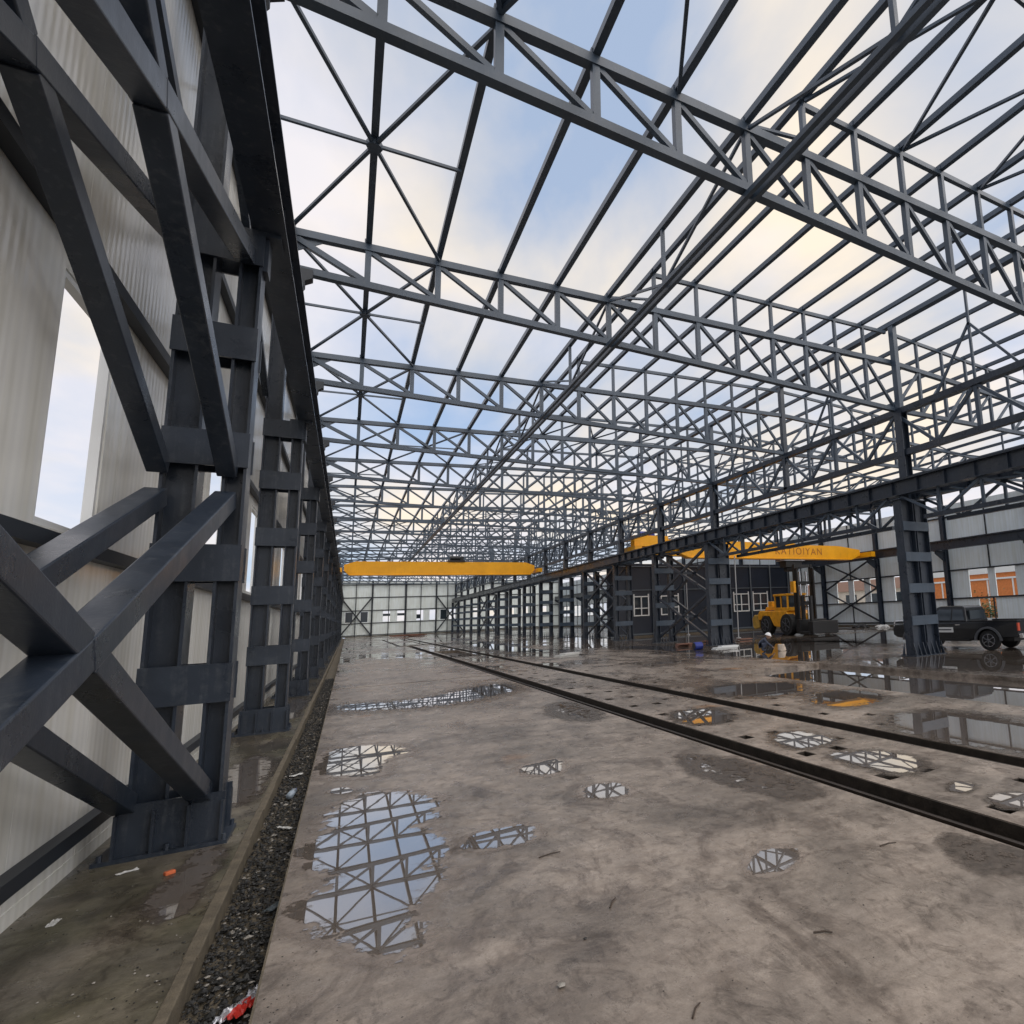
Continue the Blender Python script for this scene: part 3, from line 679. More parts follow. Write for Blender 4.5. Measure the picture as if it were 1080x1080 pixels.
# ------------------------------------------------------------------ roof plan bracing
def star(side, i, k, big=True):
    """eight-armed brace centred on node line i, in bay k..k+1"""
    x = nodeX(i, side); hall = ('left', 'right')[side]
    ym = (YK(k)+YK(k+1))/2
    zc = purlin_z(i)-.115
    r = MB()
    for di in (-1, 1):
        z2 = purlin_z(i+di)-.115
        for yy in (YK(k)+.10, YK(k+1)-.10):
            dx = nodeX(i+di, side)-x
            r.beam((0, 0, zc), (dx, yy-ym, z2), .055, .055)
        r.beam((0, 0, zc), (nodeX(i+di, side)-x, 0, z2), .05, .05)
    r.cyl((0, 0, zc-.05), (0, 0, zc+.05), .12, n=8)
    o = r.build('roof_brace', STEELR); o.location = (x, ym, 0); return o
for side in (0, 1):
    hall = ('left', 'right')[side]
    for k in range(0, KN):
        o = star(side, 1, k)
        tag(o, f'star-shaped roof brace by the {hall} hall eave, {ORD[k]} from the camera', 'roof brace', 'star braces along the eaves')
    for k in (0, 4, 8, 12, 16):
        for i in (3, 5, 7, 9, 11):
            if i in (5,):
                continue
            o = star(side, i, k)
            tag(o, f'roof brace in {("first","fifth","ninth","thirteenth","seventeenth")[k//4]} bay of {hall} hall, on {ORD[i]} purlin from the eave', 'roof brace', 'braces crossing the roof bays')

# ------------------------------------------------------------------ lattice girder along the middle columns
JT, JB = 8.30, 6.72
r = empty('eaves_girder', (XB, 0, 0)); tag(r, 'long lattice girder running above the middle columns under the roof ridge', 'girder')
m = MB(); m.box(-.11, Y0, JT-.20, .11, Y1, JT); m.build('top_chord', STEEL, r)
m = MB(); m.box(-.10, Y0, JB-.10, .10, Y1, JB+.10); m.build('bottom_chord', STEEL, r)
for k in range(0, 8):
    for j in range(4):
        y = YK(k)+BAY*j/4; y2 = y+BAY/4
        if j: 
            m = MB(); m.beam((0, y, JB+.1), (0, y, JT-.2), .12 if j == 2 else .09, .12 if j == 2 else .09); m.build('post', STEELR, r)
        a, b = ((JT-.2, JB+.1), (JB+.1, JT-.2))[j % 2]
        m = MB(); m.beam((0, y+.06, a), (0, y2-.06, b), .10, .10); m.build('diagonal', STEELR, r)
mm = MB()
for k in range(8, KN):
    for j in range(4):
        y = YK(k)+BAY*j/4; y2 = y+BAY/4
        mm.beam((0, y, JB+.1), (0, y, JT-.2), .1, .1)
        a, b = ((JT-.2, JB+.1), (JB+.1, JT-.2))[j % 2]; mm.beam((0, y+.06, a), (0, y2-.06, b), .10, .10)
mm.build('far_web', STEELR, r)
# inverted V props from the girder up to the roof at mid bay
for k in range(0, 12):
    ym = (YK(k)+YK(k+1))/2
    m = MB(); h = zr(13)+.17
    m.beam((0, -1.35, JT), (0, 0, 10.12), .07, .07); m.beam((0, 1.35, JT), (0, 0, 10.12), .07, .07); m.beam((0, 0, JT), (0, 0, h), .07, .07)
    o = m.build('ridge_prop', STEELR); o.location = (XB, ym, 0)
    tag(o, f'inverted V prop standing on the middle lattice girder at mid bay, {ORD[k]} from the camera', 'prop', 'props between lattice girder and ridge')
# posts at k=3 and k=1 (no column below): carry the ridge
for k in (1, 3):
    m = MB(); m.beam((0, 0, JB), (0, 0, zr(13)+.17), .2, .2); o = m.build('ridge_post', STEEL); o.location = (XB, YK(k), 0)
    tag(o, f'square post on the lattice girder at the {("second","fourth")[k//2]} roof truss, no column beneath', 'post', 'ridge posts without a column below')

# ------------------------------------------------------------------ columns
def left_column():
    r = empty('lattice_column')
    # outer leg carries the roof, inner leg carries the runway
    m = MB(); m.ibeam((-.03, 0, .02), (-.03, 0, 9.46), .26, .25, .022, up=(1, 0, 0)); m.build('outer_leg', STEEL, r)
    m = MB(); m.ibeam((.345, 0, .02), (.345, 0, 5.46), .26, .17, .022, up=(1, 0, 0)); m.build('inner_leg', STEEL, r)
    for z in (1.28, 2.30, 3.32, 4.34, 5.30):
        for s in (-1, 1):
            m = MB(); m.box(-.165, s*.145-.012, z-.16, .44, s*.145+.012, z+.16); m.build('batten_plate', STEEL, r)
    m = MB(); m.box(-.30, -.24, 0, .50, .24, .03)
    for s in (-1, 1):
        m.box(-.20, s*.172-.011, .03, .46, s*.172+.011, .40)
        for x in (-.19, .03, .24, .45): m.box(x-.009, s*.183, .03, x+.009, s*.235, .34)
        for x in (-.26, .12, .47): m.cyl((x, s*.21, .03), (x, s*.21, .075), .018, n=6)
    m.build('base_plate', STEEL, r)
    m = MB(); m.box(.22, -.15, 5.46, .56, .15, 5.50)   # cap under the runway
    m.box(.40, -.10, 5.12, .47, .10, 5.455)
    m.build('runway_cap', STEEL, r)
    # bracket under the truss seat
    m = MB(); m.box(-.16, -.17, 8.35, .05, .17, 8.53); m.prism([(.15, 8.05), (.22, 8.05), (.30, 8.2), (.30, 8.28), (.42, 8.36), (.42, 8.53), (.15, 8.53)], 'Y', -.10, .10); m.build('truss_bracket', STEELD, r)
    return r
c0 = left_column(); kids = children(c0)
for k in range(0, KN+1):
    o = c0 if k == 0 else copy_tree(c0, kids)
    o.location = (XA, YK(k)-.18, 0)
    nm = 'dark steel lattice column standing along the left wall, ' + ('just behind the camera position' if k == 0 else f'{ORD[k-1]} in view from the camera')
    tag(o, nm, 'column', 'lattice columns along the left wall')

def mid_column(d=.60):
    r = empty('lattice_column')
    # two I legs with webs across the hall, thin slit between them
    for s, nm in ((-1, 'left_leg'), (1, 'right_leg')):
        xx = .16+s*(.64-d/2); m = MB(); m.ibeam((xx, 0, .02), (xx, 0, 5.05), .32, d, .024, up=(1, 0, 0)); m.build('leg', STEEL, r)
    for z in (1.12, 2.15, 3.17, 4.18):
        for s in (-1, 1):
            m = MB(); m.box(-.47, s*.172-.012, z-.15, .79, s*.172+.012, z+.15); m.build('batten_plate', STEELR, r)
    m = MB(); m.box(-.60, -.30, 0, .92, .30, .03)
    for s in (-1, 1):
        for x in (-.52, -.30, -.08, .12, .34, .56, .82): m.prism([(s*.185, .03), (s*.29, .03), (s*.185, .42)], 'X', x-.012, x+.012)
    m.build('base_plate', STEEL, r)
    m = MB(); m.box(-.56, -.20, 5.05, .88, .20, 5.09); m.build('cap_plate', STEEL, r)
    m = MB(); m.ibeam((.14, 0, 5.09), (.14, 0, 8.2), .30, .34, .022, up=(1, 0, 0)); m.build('upper_post', STEEL, r)
    m = MB(); m.beam((.14, 0, 8.2), (.14, 0, zr(13)+.17), .2, .2); m.build('ridge_post', STEELR, r)
    return r
MC = [0, 2]+list(range(4, KN+1))
c1 = mid_column(); kids = children(c1); c2 = mid_column(.30); kids2 = children(c2)
for n_, k in enumerate(MC):
    o = c1 if n_ == 0 else (copy_tree(c1, kids) if k < 5 else (c2 if k == 5 else copy_tree(c2, kids2)))
    o.location = (XB-.14, YK(k)-.18, 0)
    if k == 0: lab = 'dark steel twin-leg column between the halls, out of view right of the camera'
    elif k == 2: lab = 'large twin-leg steel column in front of the black pickup truck'
    else: lab = f'dark twin-leg steel column between the two halls, {ORD[n_-1]} in its row counting away from the pickup'
    tag(o, lab, 'column', 'twin-leg columns between the halls')

m0 = MB(); m0.ibeam((0, 0, .0), (0, 0, 9.5), .26, .34, .02, up=(1, 0, 0)); 
m1 = MB(); m1.box(-.25, -.22, 0, .22, .22, .035)
ca = empty('steel_column'); m0.build('shaft', STEEL, ca); m1.build('base_plate', STEEL, ca)
m2 = MB(); m2.box(-1.12, -.13, 5.0, -.17, .13, 5.04); m2.prism([(-.17, 4.3), (-.17, 5.0), (-1.1, 5.0), (-1.1, 4.85)], 'Y', -.02, .02); m2.build('runway_bracket', STEEL, ca)
kids = children(ca)
for k in range(0, KN+1):
    o = ca if k == 0 else copy_tree(ca, kids)
    o.location = (XC, YK(k), 0)
    tag(o, f'plain I-section steel column against the right panel wall, {ORD[k]} counting from the near end', 'column', 'columns along the right wall')

# ------------------------------------------------------------------ crane runways
def runway(x, z0, z1, name_lab, w_=.34, stiff=True, side=1):
    r = empty('crane_runway', (x, 0, 0)); tag(r, name_lab, 'runway beam', 'crane runway beams')
    m = MB(); m.ibeam((0, Y0, (z0+z1)/2), (0, Y1, (z0+z1)/2), w_, z1-z0, .022); m.build('beam', STEEL, r)
    m = MB(); m.box(-.035, Y0, z1, .035, Y1, z1+.07); m.build('crane_rail', STEELD, r)
    y = YK(0)
    if x < 30:
        while y < YK(6):
            m = MB(); m.box(-w_/2+.06, y-.006, z0+.023, w_/2-.06, y+.006, z1-.023); m.build('stiffener', STEEL, r); y += BAY/6
    return r
ra = runway(-.80, 5.50, 6.02, 'heavy crane runway beam running along the left wall on the columns', w_=.27)
rb = runway(15.46, 5.20, 5.70, 'crane runway beam on the left-hall side of the middle columns')
rc = runway(16.60, 5.20, 5.70, 'crane runway beam on the right-hall side of the middle columns')
rd = runway(33.6, 5.04, 5.62, 'crane runway beam along the right panel wall')
# underslung lattice of the two long spans
for rr_, x in ((rb, 0), (rc, 0)):
    for ka in (0, 2):
        ya, yb = YK(ka)+.25, YK(ka+2)-.25; n = 8; st = (yb-ya)/n
        m = MB(); m.beam((0, ya+st*.6, 4.36), (0, yb-st*.6, 4.36), .13, .13); m.build('lower_chord', STEEL, rr_)
        for j in range(n):
            y_ = ya+st*j
            if j > 0: m = MB(); m.beam((0, y_, 4.42), (0, y_, 5.20), .08, .08); m.build('lattice_post', STEELR, rr_)
            za, zb_ = ((5.17, 4.38), (4.38, 5.17))[j % 2]
            m = MB(); m.beam((0, y_+.04, za), (0, y_+st-.04, zb_), .08, .08); m.build('lattice_diagonal', STEELR, rr_)
# walkway lattice between the two middle runways
m = MB()
y = YK(0)
i = 0
while y < YK(12):
    m.beam((-.5, y, 5.14), (.42, y+BAY/6, 5.14), .06, .05) if i % 2 else m.beam((.42, y, 5.14), (-.5, y+BAY/6, 5.14), .06, .05)
    m.beam((-.5, y, 5.14), (.42, y, 5.14), .06, .05); y += BAY/6; i += 1
o = m.build('surge_lattice', STEELR); o.location = (XB+.14, 0, 0); tag(o, 'flat zigzag lattice lying between the two middle crane runways', 'lattice')

# ------------------------------------------------------------------ braces between the columns
def xbrace(x, ya, yb, z0, z1, t, lab, cat='brace', group='cross braces between columns', twin=None, mater=STEEL):
    r = empty('cross_brace', (x, (ya+yb)/2, 0)); tag(r, lab, cat, group)
    h_ = (yb-ya)/2
    for off in ([0] if twin is None else [-twin/2, twin/2]):
        m = MB(); m.beam((off, -h_, z0), (off, h_, z1), t, t, up=(1, 0, 0)); m.build('diagonal', mater, r, bevel=.006 if t > .12 else 0)
        c = Vector((off, 0, (z0+z1)/2)); d = Vector((0, h_, z0-c.z))
        dd = d.normalized()
        m = MB(); m.beam(c+dd*t*.62, (off, h_, z0), t, t, up=(1, 0, 0)); m.build('half_diagonal', mater, r, bevel=.006 if t > .12 else 0)
        m = MB(); m.beam((off, -h_, z1), c-dd*t*.62, t, t, up=(1, 0, 0)); m.build('half_diagonal', mater, r, bevel=.006 if t > .12 else 0)
    if twin:
        for (yy, zz) in ((-h_*.5, z0+(z1-z0)*.25), (h_*.5, z0+(z1-z0)*.75)): pass
        m = MB(); m.beam((-twin/2+t/2, 0, (z0+z1)/2), (twin/2-t/2, 0, (z0+z1)/2), t*.85, t*.85); m.build('spreader', mater, r)
    return r
ya, yb = YK(0)-.02, YK(1)-.33
LX = -1.20
def near_brace(pts, lab):
    # pts: z at far column low/high, centre (y, z), z at near column low/high
    (zf0, zf1), (yc, zc), (zn0, zn1) = pts; r = empty('cross_brace', (LX, yc, 0)); tag(r, lab, 'brace', 'cross braces between columns')
    y1, y0, t = 6.46, .72, .15
    for off in (-.23, .23):
        c = Vector((off, 0, zc)); A = Vector((off, y1-yc, zf1)); B = Vector((off, y0-yc, zn0)); C_ = Vector((off, y1-yc, zf0)); E1 = Vector((off, y0-yc, zn1))
        dd = (A-c).normalized()
        MB().beam(c-dd*.04, A, t, t, up=(1, 0, 0)).build('diagonal', STEEL, r, bevel=.008)
        MB().beam(B, c+dd*.03, t-.006, t-.006, up=(1, 0, 0)).build('diagonal', STEEL, r, bevel=.008)
        for e_ in (C_, E1):
            d2 = (e_-c).normalized(); MB().beam(c+d2*.06, e_, t-.012, t-.012, up=(1, 0, 0)).build('half_diagonal', STEEL, r, bevel=.008)
near_brace(((.40, 2.86), (3.46, 1.64), (.62, 2.66)), 'lower twin cross brace in the nearest bay, filling the left foreground')
near_brace(((3.12, 5.22), (3.60, 4.44), (3.42, 5.95)), 'upper twin cross brace in the nearest bay, top left of the photo')
for k in (9, 14):
    ya, yb = YK(k)-.02, YK(k+1)-.33
    w1 = {0: 'nearest bay, filling the left foreground', 9: 'tenth bay', 14: 'fifteenth bay'}[k]
    xbrace(LX, ya, yb, .38, 3.02, .15, f'lower twin cross brace between left wall columns in the {w1}', twin=.46)
    xbrace(LX, ya, yb, 3.28, 5.62, .15, f'upper twin cross brace between left wall columns in the {w1}', twin=.46)
xbrace(LX-.23, YK(0), YK(1)-.33, 5.8, 8.4, .11, 'single high cross brace above the upper twin brace by the left wall')
xbrace(LX-.23, YK(1)+.1, YK(2)-.33, 5.9, 8.4, .09, 'single high cross brace in the second bay of the left wall')
for k, w1 in ((4, 'first braced bay beyond the pickup'), (6, 'second braced bay near the red machine'), (13, 'far braced bay')):
    for lo, hi, ww in ((.35, 2.55, 'lower'), (2.7, 4.95, 'upper')):
        xbrace(XB+.02, YK(k)+.2, YK(k+1)-.4, lo, hi, .12, f'{ww} twin cross brace between middle columns in the {w1}', twin=.85)

# ------------------------------------------------------------------ walls
def wall_with_openings(name, lab, axis, pos, a0, a1, top, wins, wz, th, matp, girts, matg, inner, posts=(), base=.10, pieces=6.033, starts=None, frame=None, glass=False):
    """panel wall in the plane axis=pos from a0..a1, real openings; inner=+1/-1 side of girts"""
    r = empty(name, (0, 0, 0)); tag(r, lab, 'wall')
    p0, p1 = (pos-th, pos) if inner > 0 else (pos, pos+th)
    def bx(m, s0, s1, z0, z1, q0=p0, q1=p1):
        if axis == 'X': m.box(q0, s0, z0, q1, s1, z1)
        else: m.box(s0, q0, z0, s1, q1, z1)
    edges = starts or [a0]
    segs = []
    s = a0
    while s < a1-.01:
        e_ = min(s+pieces, a1); segs.append((s, e_)); s = e_
    holes = [(w_[0], w_[1]) + (tuple(w_[2:4]) if len(w_) > 2 else wz) for w_ in wins]
    for s0, s1 in segs:
        e1 = s1-.006
        br = sorted({s0, e1} | {min(max(v_, s0), e1) for h_ in holes for v_ in h_[:2]})
        m = MB()
        for a_, b_ in zip(br[:-1], br[1:]):
            if b_-a_ < .003: continue
            z_ = base
            for h_ in sorted([h_ for h_ in holes if h_[0] < (a_+b_)/2 < h_[1]], key=lambda q_: q_[2]):
                bx(m, a_, b_, z_, h_[2]); z_ = h_[3]
            bx(m, a_, b_, z_, top)
        m.build('wall_panel', matp, r)
    q0, q1 = (pos+.002, pos+.09) if inner > 0 else (pos-.09, pos-.002)
    for z, hgt in girts:
        m = MB(); bx(m, a0, a1, z-hgt/2, z+hgt/2, q0, q1); m.build('girt', matg, r)
    for p, wd in posts:
        m = MB(); zz = [0.3]+[g[0] for g in girts]
        q2, q3 = (pos+.004, pos+.075) if inner > 0 else (pos-.075, pos-.004)
        gl = sorted(girts)
        bx(m, p-wd/2, p+wd/2, gl[0][0]+gl[0][1]/2, gl[1][0]-gl[1][1]/2, q2, q3)
        m.build('mullion', matg, r)
    m = MB(); bx(m, a0, a1, 0, base, p0-.02, p1+.005); m.build('plinth', matp if name == 'panel_wall' and inner > 0 else CURB, r)
    if frame:
        for w0, w1 in wins:
            f = MB(); t = .045
            c0_, c1_ = (p0+.01, p1-.01)
            def fb(s0, s1, z0, z1):
                if axis == 'X': f.box(c0_, s0, z0, c1_, s1, z1)
                else: f.box(s0, c0_, z0, s1, c1_, z1)
            fb(w0, w0+t, wz[0], wz[1]); fb(w1-t, w1, wz[0], wz[1]); fb(w0+t, w1-t, wz[0], wz[0]+t); fb(w0+t, w1-t, wz[1]-t, wz[1])
            f.build('window_frame', frame, r)
    return r
# left wall
wl = [(5.12, 6.12)]
for k in range(1, KN): wl += [(YK(k)+1.1, YK(k)+2.3), (YK(k)+3.25, YK(k)+4.45)]
wall_with_openings('panel_wall', 'tall glossy pale panel wall close on the left, with unglazed window openings', 'X', -1.68, YK(0)-4.2, YEND+.3, 8.55, wl, (2.42, 4.12), .08, PANL,
                   [(.30, .10), (2.32, .10), (4.34, .10), (6.35, .10), (8.35, .12)], STEELD, 1, pieces=1.1, frame=WHITE)
# right wall
wr = [(13.6, 14.9), (15.7, 17.0), (20.3, 21.62), (22.1, 23.45), (21.75, 22.9, .5, 1.74), (25.1, 26.3), (28.5, 29.6), (31.15, 32.0), (32.6, 33.75), (34.3, 35.6)]
for k in range(6, KN): wr += [(YK(k)+1.4, YK(k)+2.6), (YK(k)+3.3, YK(k)+4.5)]
for k in (-1, 0, 1): wr += [(YK(k)+1.4, YK(k)+2.6), (YK(k)+3.3, YK(k)+4.5)] if k < 1 else []
rw = wall_with_openings('panel_wall', 'long grey-blue panel wall along the right hall, windows showing orange beyond', 'X', XC+.2, YK(0)-4.2, YEND+.3, 8.2, wr, (1.86, 3.66), .08, PANR,
                   [(.25, .10), (1.82, .09), (3.70, .09), (5.5, .22), (7.35, .09)], STEELD, -1, pieces=BAY)
m = MB()
gz = [.25, 1.82, 3.70, 5.5, 7.35]
for k in range(0, KN):
    ym = YK(k)+BAY*.5
    for a, b in ((.3, 1.775), (3.745, 5.39), (5.61, 7.305), (7.395, 8.15)):
        m = MB(); off = .45 if a > 5 and False else 0
        m.box(XC+.13, ym-.035, a, XC+.195, ym+.035, b); m.build('mullion', STEELD, rw)
# cross brace on the right wall behind the forklift
xbrace(XC-.05, YK(5)+.2, YK(6)-.2, .4, 2.9, .11, 'lower cross brace against the right wall behind the black mast', mater=STEELD)
xbrace(XC-.05, YK(5)+.2, YK(6)-.2, 2.95, 5.3, .11, 'upper cross brace against the right wall behind the black mast', mater=STEELD)
# far gable
GY = YEND+.5
wg = []
for x0 in (-.4, 1.7, 4.9, 7.0, 9.9, 11.9, 13.6, 15.0, 19, 21.5, 25, 27.5, 31): wg.append((x0, x0+1.05))
gw = wall_with_openings('gable_wall', 'far pale panel wall closing the hall, gridded with thin dark girts', 'Y', GY, -1.6, XC+.2, 9.0, wg, (2.3, 4.0), .1, PANG,
                   [(.25, .12), (2.15, .12), (4.2, .12), (6.3, .14), (8.4, .12)], STEELD, -1, pieces=5.2)
for x, wd in ((1.0, .10), (3.3, .24), (5.7, .10), (8.2, .30), (10.5, .10), (12.9, .24), (14.7, .1), (20, .24), (24.5, .24), (29, .24)):
    m = MB(); m.box(x-wd/2, GY-.25, 0, x+wd/2, GY-.1, 8.9); m.build('gable_post', STEELD, gw)
for x0, x1 in ((-.38, .63), (1.72, 2.73), (13.62, 14.63)):
    MB().box(x0, GY+.03, 2.32, x1, GY+.05, 3.98).build('pane', GLASS, gw)
for x0, x1, z0, z1 in ((4.9, 5.95, 3.2, 3.6), (7.0, 8.05, 3.2, 3.6), (9.9, 10.5, 2.6, 3.3)):
    MB().box(x0, GY+.03, z0, x1, GY+.05, z1).build('pane', GLASS, gw)
def gbrace(x0, x1, lab):
    r = empty('cross_brace', ((x0+x1)/2, GY-.32, 0)); tag(r, lab, 'brace', 'cross braces on the far gable'); h_ = (x1-x0)/2
    m = MB(); m.beam((-h_, 0, .3), (h_, 0, 6.2), .2, .06, up=(0, 1, 0)); m.build('diagonal', STEELD, r)
    m = MB(); m.beam((-h_, .08, 6.2), (h_, .08, .3), .2, .06, up=(0, 1, 0)); m.build('diagonal', STEELD, r)
gbrace(-1.0, 3.2, 'large X brace on the far gable wall beside the left columns')
gbrace(13.0, 17.2, 'large X brace on the far gable wall beside the middle columns')

# dark clad partition across the right hall
DY = 40.2
wd_ = [(18.3, 19.6), (20.6, 22.2), (25.2, 26.8), (27.4, 29.0), (29.4, 31.0)]
dw = wall_with_openings('partition_wall', 'dark navy clad wall across the right hall behind the forklift', 'Y', DY, 17.0, 33.6, 5.5, wd_, (1.55, 3.05), .12, DARKPANEL,
                   [(.2, .1), (3.5, .06), (5.3, .06)], mat('grey_girt', (.10, .12, .14), .5), -1, pieces=4.3)
GG = D.materials['grey_girt']
for x in (17.8, 19.9, 22.7, 24.9, 27.1, 29.2, 31.3, 33.3):
    m = MB(); m.box(x-.05, DY-.14, .1, x+.05, DY-.095, 5.45); m.build('mullion', GG, dw)
for w0, w1 in wd_:
    m = MB(); y0, y1 = DY-.06, DY-.01
    m.box(w0, y0, 1.55, w0+.09, y1, 3.2); m.box(w1-.09, y0, 1.55, w1, y1, 3.2); m.box(w0+.09, y0, 1.55, w1-.09, y1, 1.63); m.box(w0+.09, y0, 2.97, w1-.09, y1, 3.05)
    m.box((w0+w1)/2-.04, y0, 1.63, (w0+w1)/2+.04, y1, 2.97); m.box(w0+.09, y0+.002, 2.1, (w0+w1)/2-.04, y1-.002, 2.17); m.box((w0+w1)/2+.04, y0+.002, 2.1, w1-.09, y1-.002, 2.17)
    f_ = m.build('window_frame', WHITE, dw)
    MB().box(w0+.05, DY+.02, 1.56, w1-.05, DY+.04, 3.04).build('pane', GLASS, f_)
# side return of the partition (a low block, so it has depth)
m = MB(); m.box(17.0, DY+.13, .1, 17.12, DY+2, 5.5); m.box(17.13, DY+.13, 5.4, 33.6, DY+2, 5.48); m.build('side_wall', DARKPANEL, dw)

# ------------------------------------------------------------------ orange building outside the right wall
ob = empty('neighbour_building', (48, 20, 0)); tag(ob, 'orange building with white bands seen through the nearer right wall windows', 'building')
m = MB(); m.box(0, -18, 0, 9, 17.5, 3.35); m.box(0, -18, 3.5, 9, 17.5, 3.9); m.build('wall', BRICK, ob)
m = MB(); m.box(-.12, -18.1, 3.9, 9.1, 17.6, 4.8); m.box(-.1, -18.05, 3.35, 9.05, 17.55, 3.5); m.build('white_trim', WHITE, ob)
y = -17.0
while y < 17.4:
    MB().box(-.06, y-.06, 0, -.001, y+.06, 3.34).build('pilaster', WHITE, ob); y += 2.3
ob = empty('neighbour_building', (48, 50, 0)); tag(ob, 'pale cream building seen through the right wall windows behind the forklift', 'building')
m = MB(); m.box(0, -11.5, 0, 9, 22, 3.2); m.build('wall', PALE, ob)
for i in range(9):
    m = MB(); m.box(-.05, -10.6+3.4*i, 1.2, -.002, -9.0+3.4*i, 2.8); m.build('window', GLASS, ob)
m = MB(); m.box(-.2, -11.6, 3.2, 9.2, 22.2, 4.3); m.build('roof_band', mat('faded_brick', (.42, .26, .2), .8), ob)
bm = bmesh.new()
for i in range(900):
    p = Vector((random.gauss(0, .5), random.gauss(0, .6), abs(random.gauss(.8, .5)))); a = random.random()*6; q = Vector((math.cos(a), math.sin(a), random.uniform(-.5, .5)))*.09; u = Vector((-q.y, q.x, .05))
    bm.faces.new([bm.verts.new(p-q), bm.verts.new(p+u*.5), bm.verts.new(p+q), bm.verts.new(p-u*.5)])
me = D.meshes.new('foliage'); bm.to_mesh(me); bm.free(); me.materials.append(mat('leaves', (.03, .09, .025), .6))
sh = empty('shrub', (36.6, 23.4, 0)); tag(sh, 'green shrub outside, seen through the low opening behind the pickup bed', 'shrub')
o = D.objects.new('foliage', me); o.parent = sh; col.objects.link(o); MB().cyl((0, 0, 0), (0, 0, .9), .04, .02, n=6).build('stem', TWIG, sh)

# ------------------------------------------------------------------ overhead travelling cranes
def crane(x0, x1, y, zb_, hgt, lab, taper=.9, letters=None, trolley=None, wdt=.55):
    r = empty('overhead_crane', ((x0+x1)/2, y, 0)); tag(r, lab, 'overhead crane', 'yellow overhead cranes')
    h_ = (x1-x0)/2; zt_ = zb_+hgt; e = .42
    m = MB()
    m.prism([(-h_+.35, zb_+hgt*.35), (-h_+.35+taper, zb_), (h_-.35-taper, zb_), (h_-.35, zb_+hgt*.35), (h_-.35, zt_-hgt*.25), (h_-.35-taper*2.4, zt_), (-h_+.35+taper*2.4, zt_), (-h_+.35, zt_-hgt*.25)], 'Y', -wdt/2, wdt/2)
    m.build('girder', YEL, r)
    m = MB(); m.box(-h_+.4+taper, -wdt/2-.06, zb_-.02, h_-.4-taper, wdt/2+.06, zb_+.05); m.build('bottom_flange', YEL, r)
    for s in (-1, 1):
        m = MB(); m.box(s*h_-.3, -1.3, zb_+hgt*.15, s*h_+.22 if s < 0 else s*h_+.05, 1.3, zb_+hgt*.15+.36) if s < 0 else m.box(h_-.25, -1.3, zb_+hgt*.15, h_+.12, 1.3, zb_+hgt*.15+.36)
        e_ = m.build('end_carriage', YEL, r)
        for yy in (-1.0, 1.0):
            w_ = MB(); w_.cyl((s*(h_-.04)-.05, yy, zb_+hgt*.15+.02), (s*(h_-.04)+.05, yy, zb_+hgt*.15+.02), .14, n=12); w_.build('wheel', BLACK, e_)
        b_ = MB(); b_.box(-.08+s*(h_-.04), 1.3, zb_+hgt*.15+.1, .08+s*(h_-.04), 1.42, zb_+hgt*.15+.26); b_.build('buffer', BLACK, e_)
    if letters:
        word, xa, size = letters
        cu = D.curves.new('letters', 'FONT'); cu.body = word; cu.size = size; cu.extrude = .004; cu.align_x = 'CENTER'; cu.align_y = 'CENTER'; cu.space_character = 1.25
        to = D.objects.new('tmp', cu); col.objects.link(to); dg = bpy.context.evaluated_depsgraph_get(); me = D.meshes.new_from_object(to.evaluated_get(dg)); D.objects.remove(to)
        me.materials.clear(); me.materials.append(YELD)
        lo = D.objects.new('lettering', me); lo.parent = r; lo.rotation_euler = (R(90), 0, 0); lo.location = (xa, -wdt/2-.008, zb_+hgt*.52); col.objects.link(lo)
    if trolley is not None:
        t = MB(); tx = trolley
        t.box(tx-.7, -wdt/2-.1, zt_, tx+.7, wdt/2+.1, zt_+.16); t.cyl((tx-.5, 0, zt_+.36), (tx+.35, 0, zt_+.36), .2, n=14); t.box(tx+.35, -.18, zt_+.16, tx+.62, .18, zt_+.5)
        t.build('trolley', BLACK if letters is None and x0 < 5 else BLUEP, r)
    return r
crane(-.80, 15.46, 56, 5.9, 1.15, 'wide yellow crane girder spanning the far end of the left hall', trolley=.8, taper=.35)
crane(16.60, 33.0, 31.0, 5.02, .98, 'yellow crane girder with faded lettering above the orange forklift', letters=('KATIOIYAN', 1.9, .68), taper=.9)
c3 = crane(16.60, 33.5, 36.6, 5.75, 1.15, 'yellow crane with blue hoist, farther back and half hidden by the runway', trolley=-7.3)
m = MB(); m.box(-8.6, -.9, 6.3, -6.0, -.28, 7.05); m.box(-6.6, -.9, 6.9, -6.3, -.8, 7.2); m.build('hoist_frame', YEL, c3)
# hook block of the lettered crane
hk = empty('hoist', (26.1, 31.0, 0)); tag(hk, 'black hoist unit hanging under the lettered yellow crane girder', 'hoist')
m = MB(); m.box(-.7, -.35, 4.45, .7, .35, 4.95); m.cyl((-.5, 0, 4.35), (.5, 0, 4.35), .2, n=12); m.build('hoist_body', BLACK, hk)
m = MB(); m.box(-.9, -.45, 4.88, .9, .45, 4.93); m.build('hoist_plate', GALV, hk)

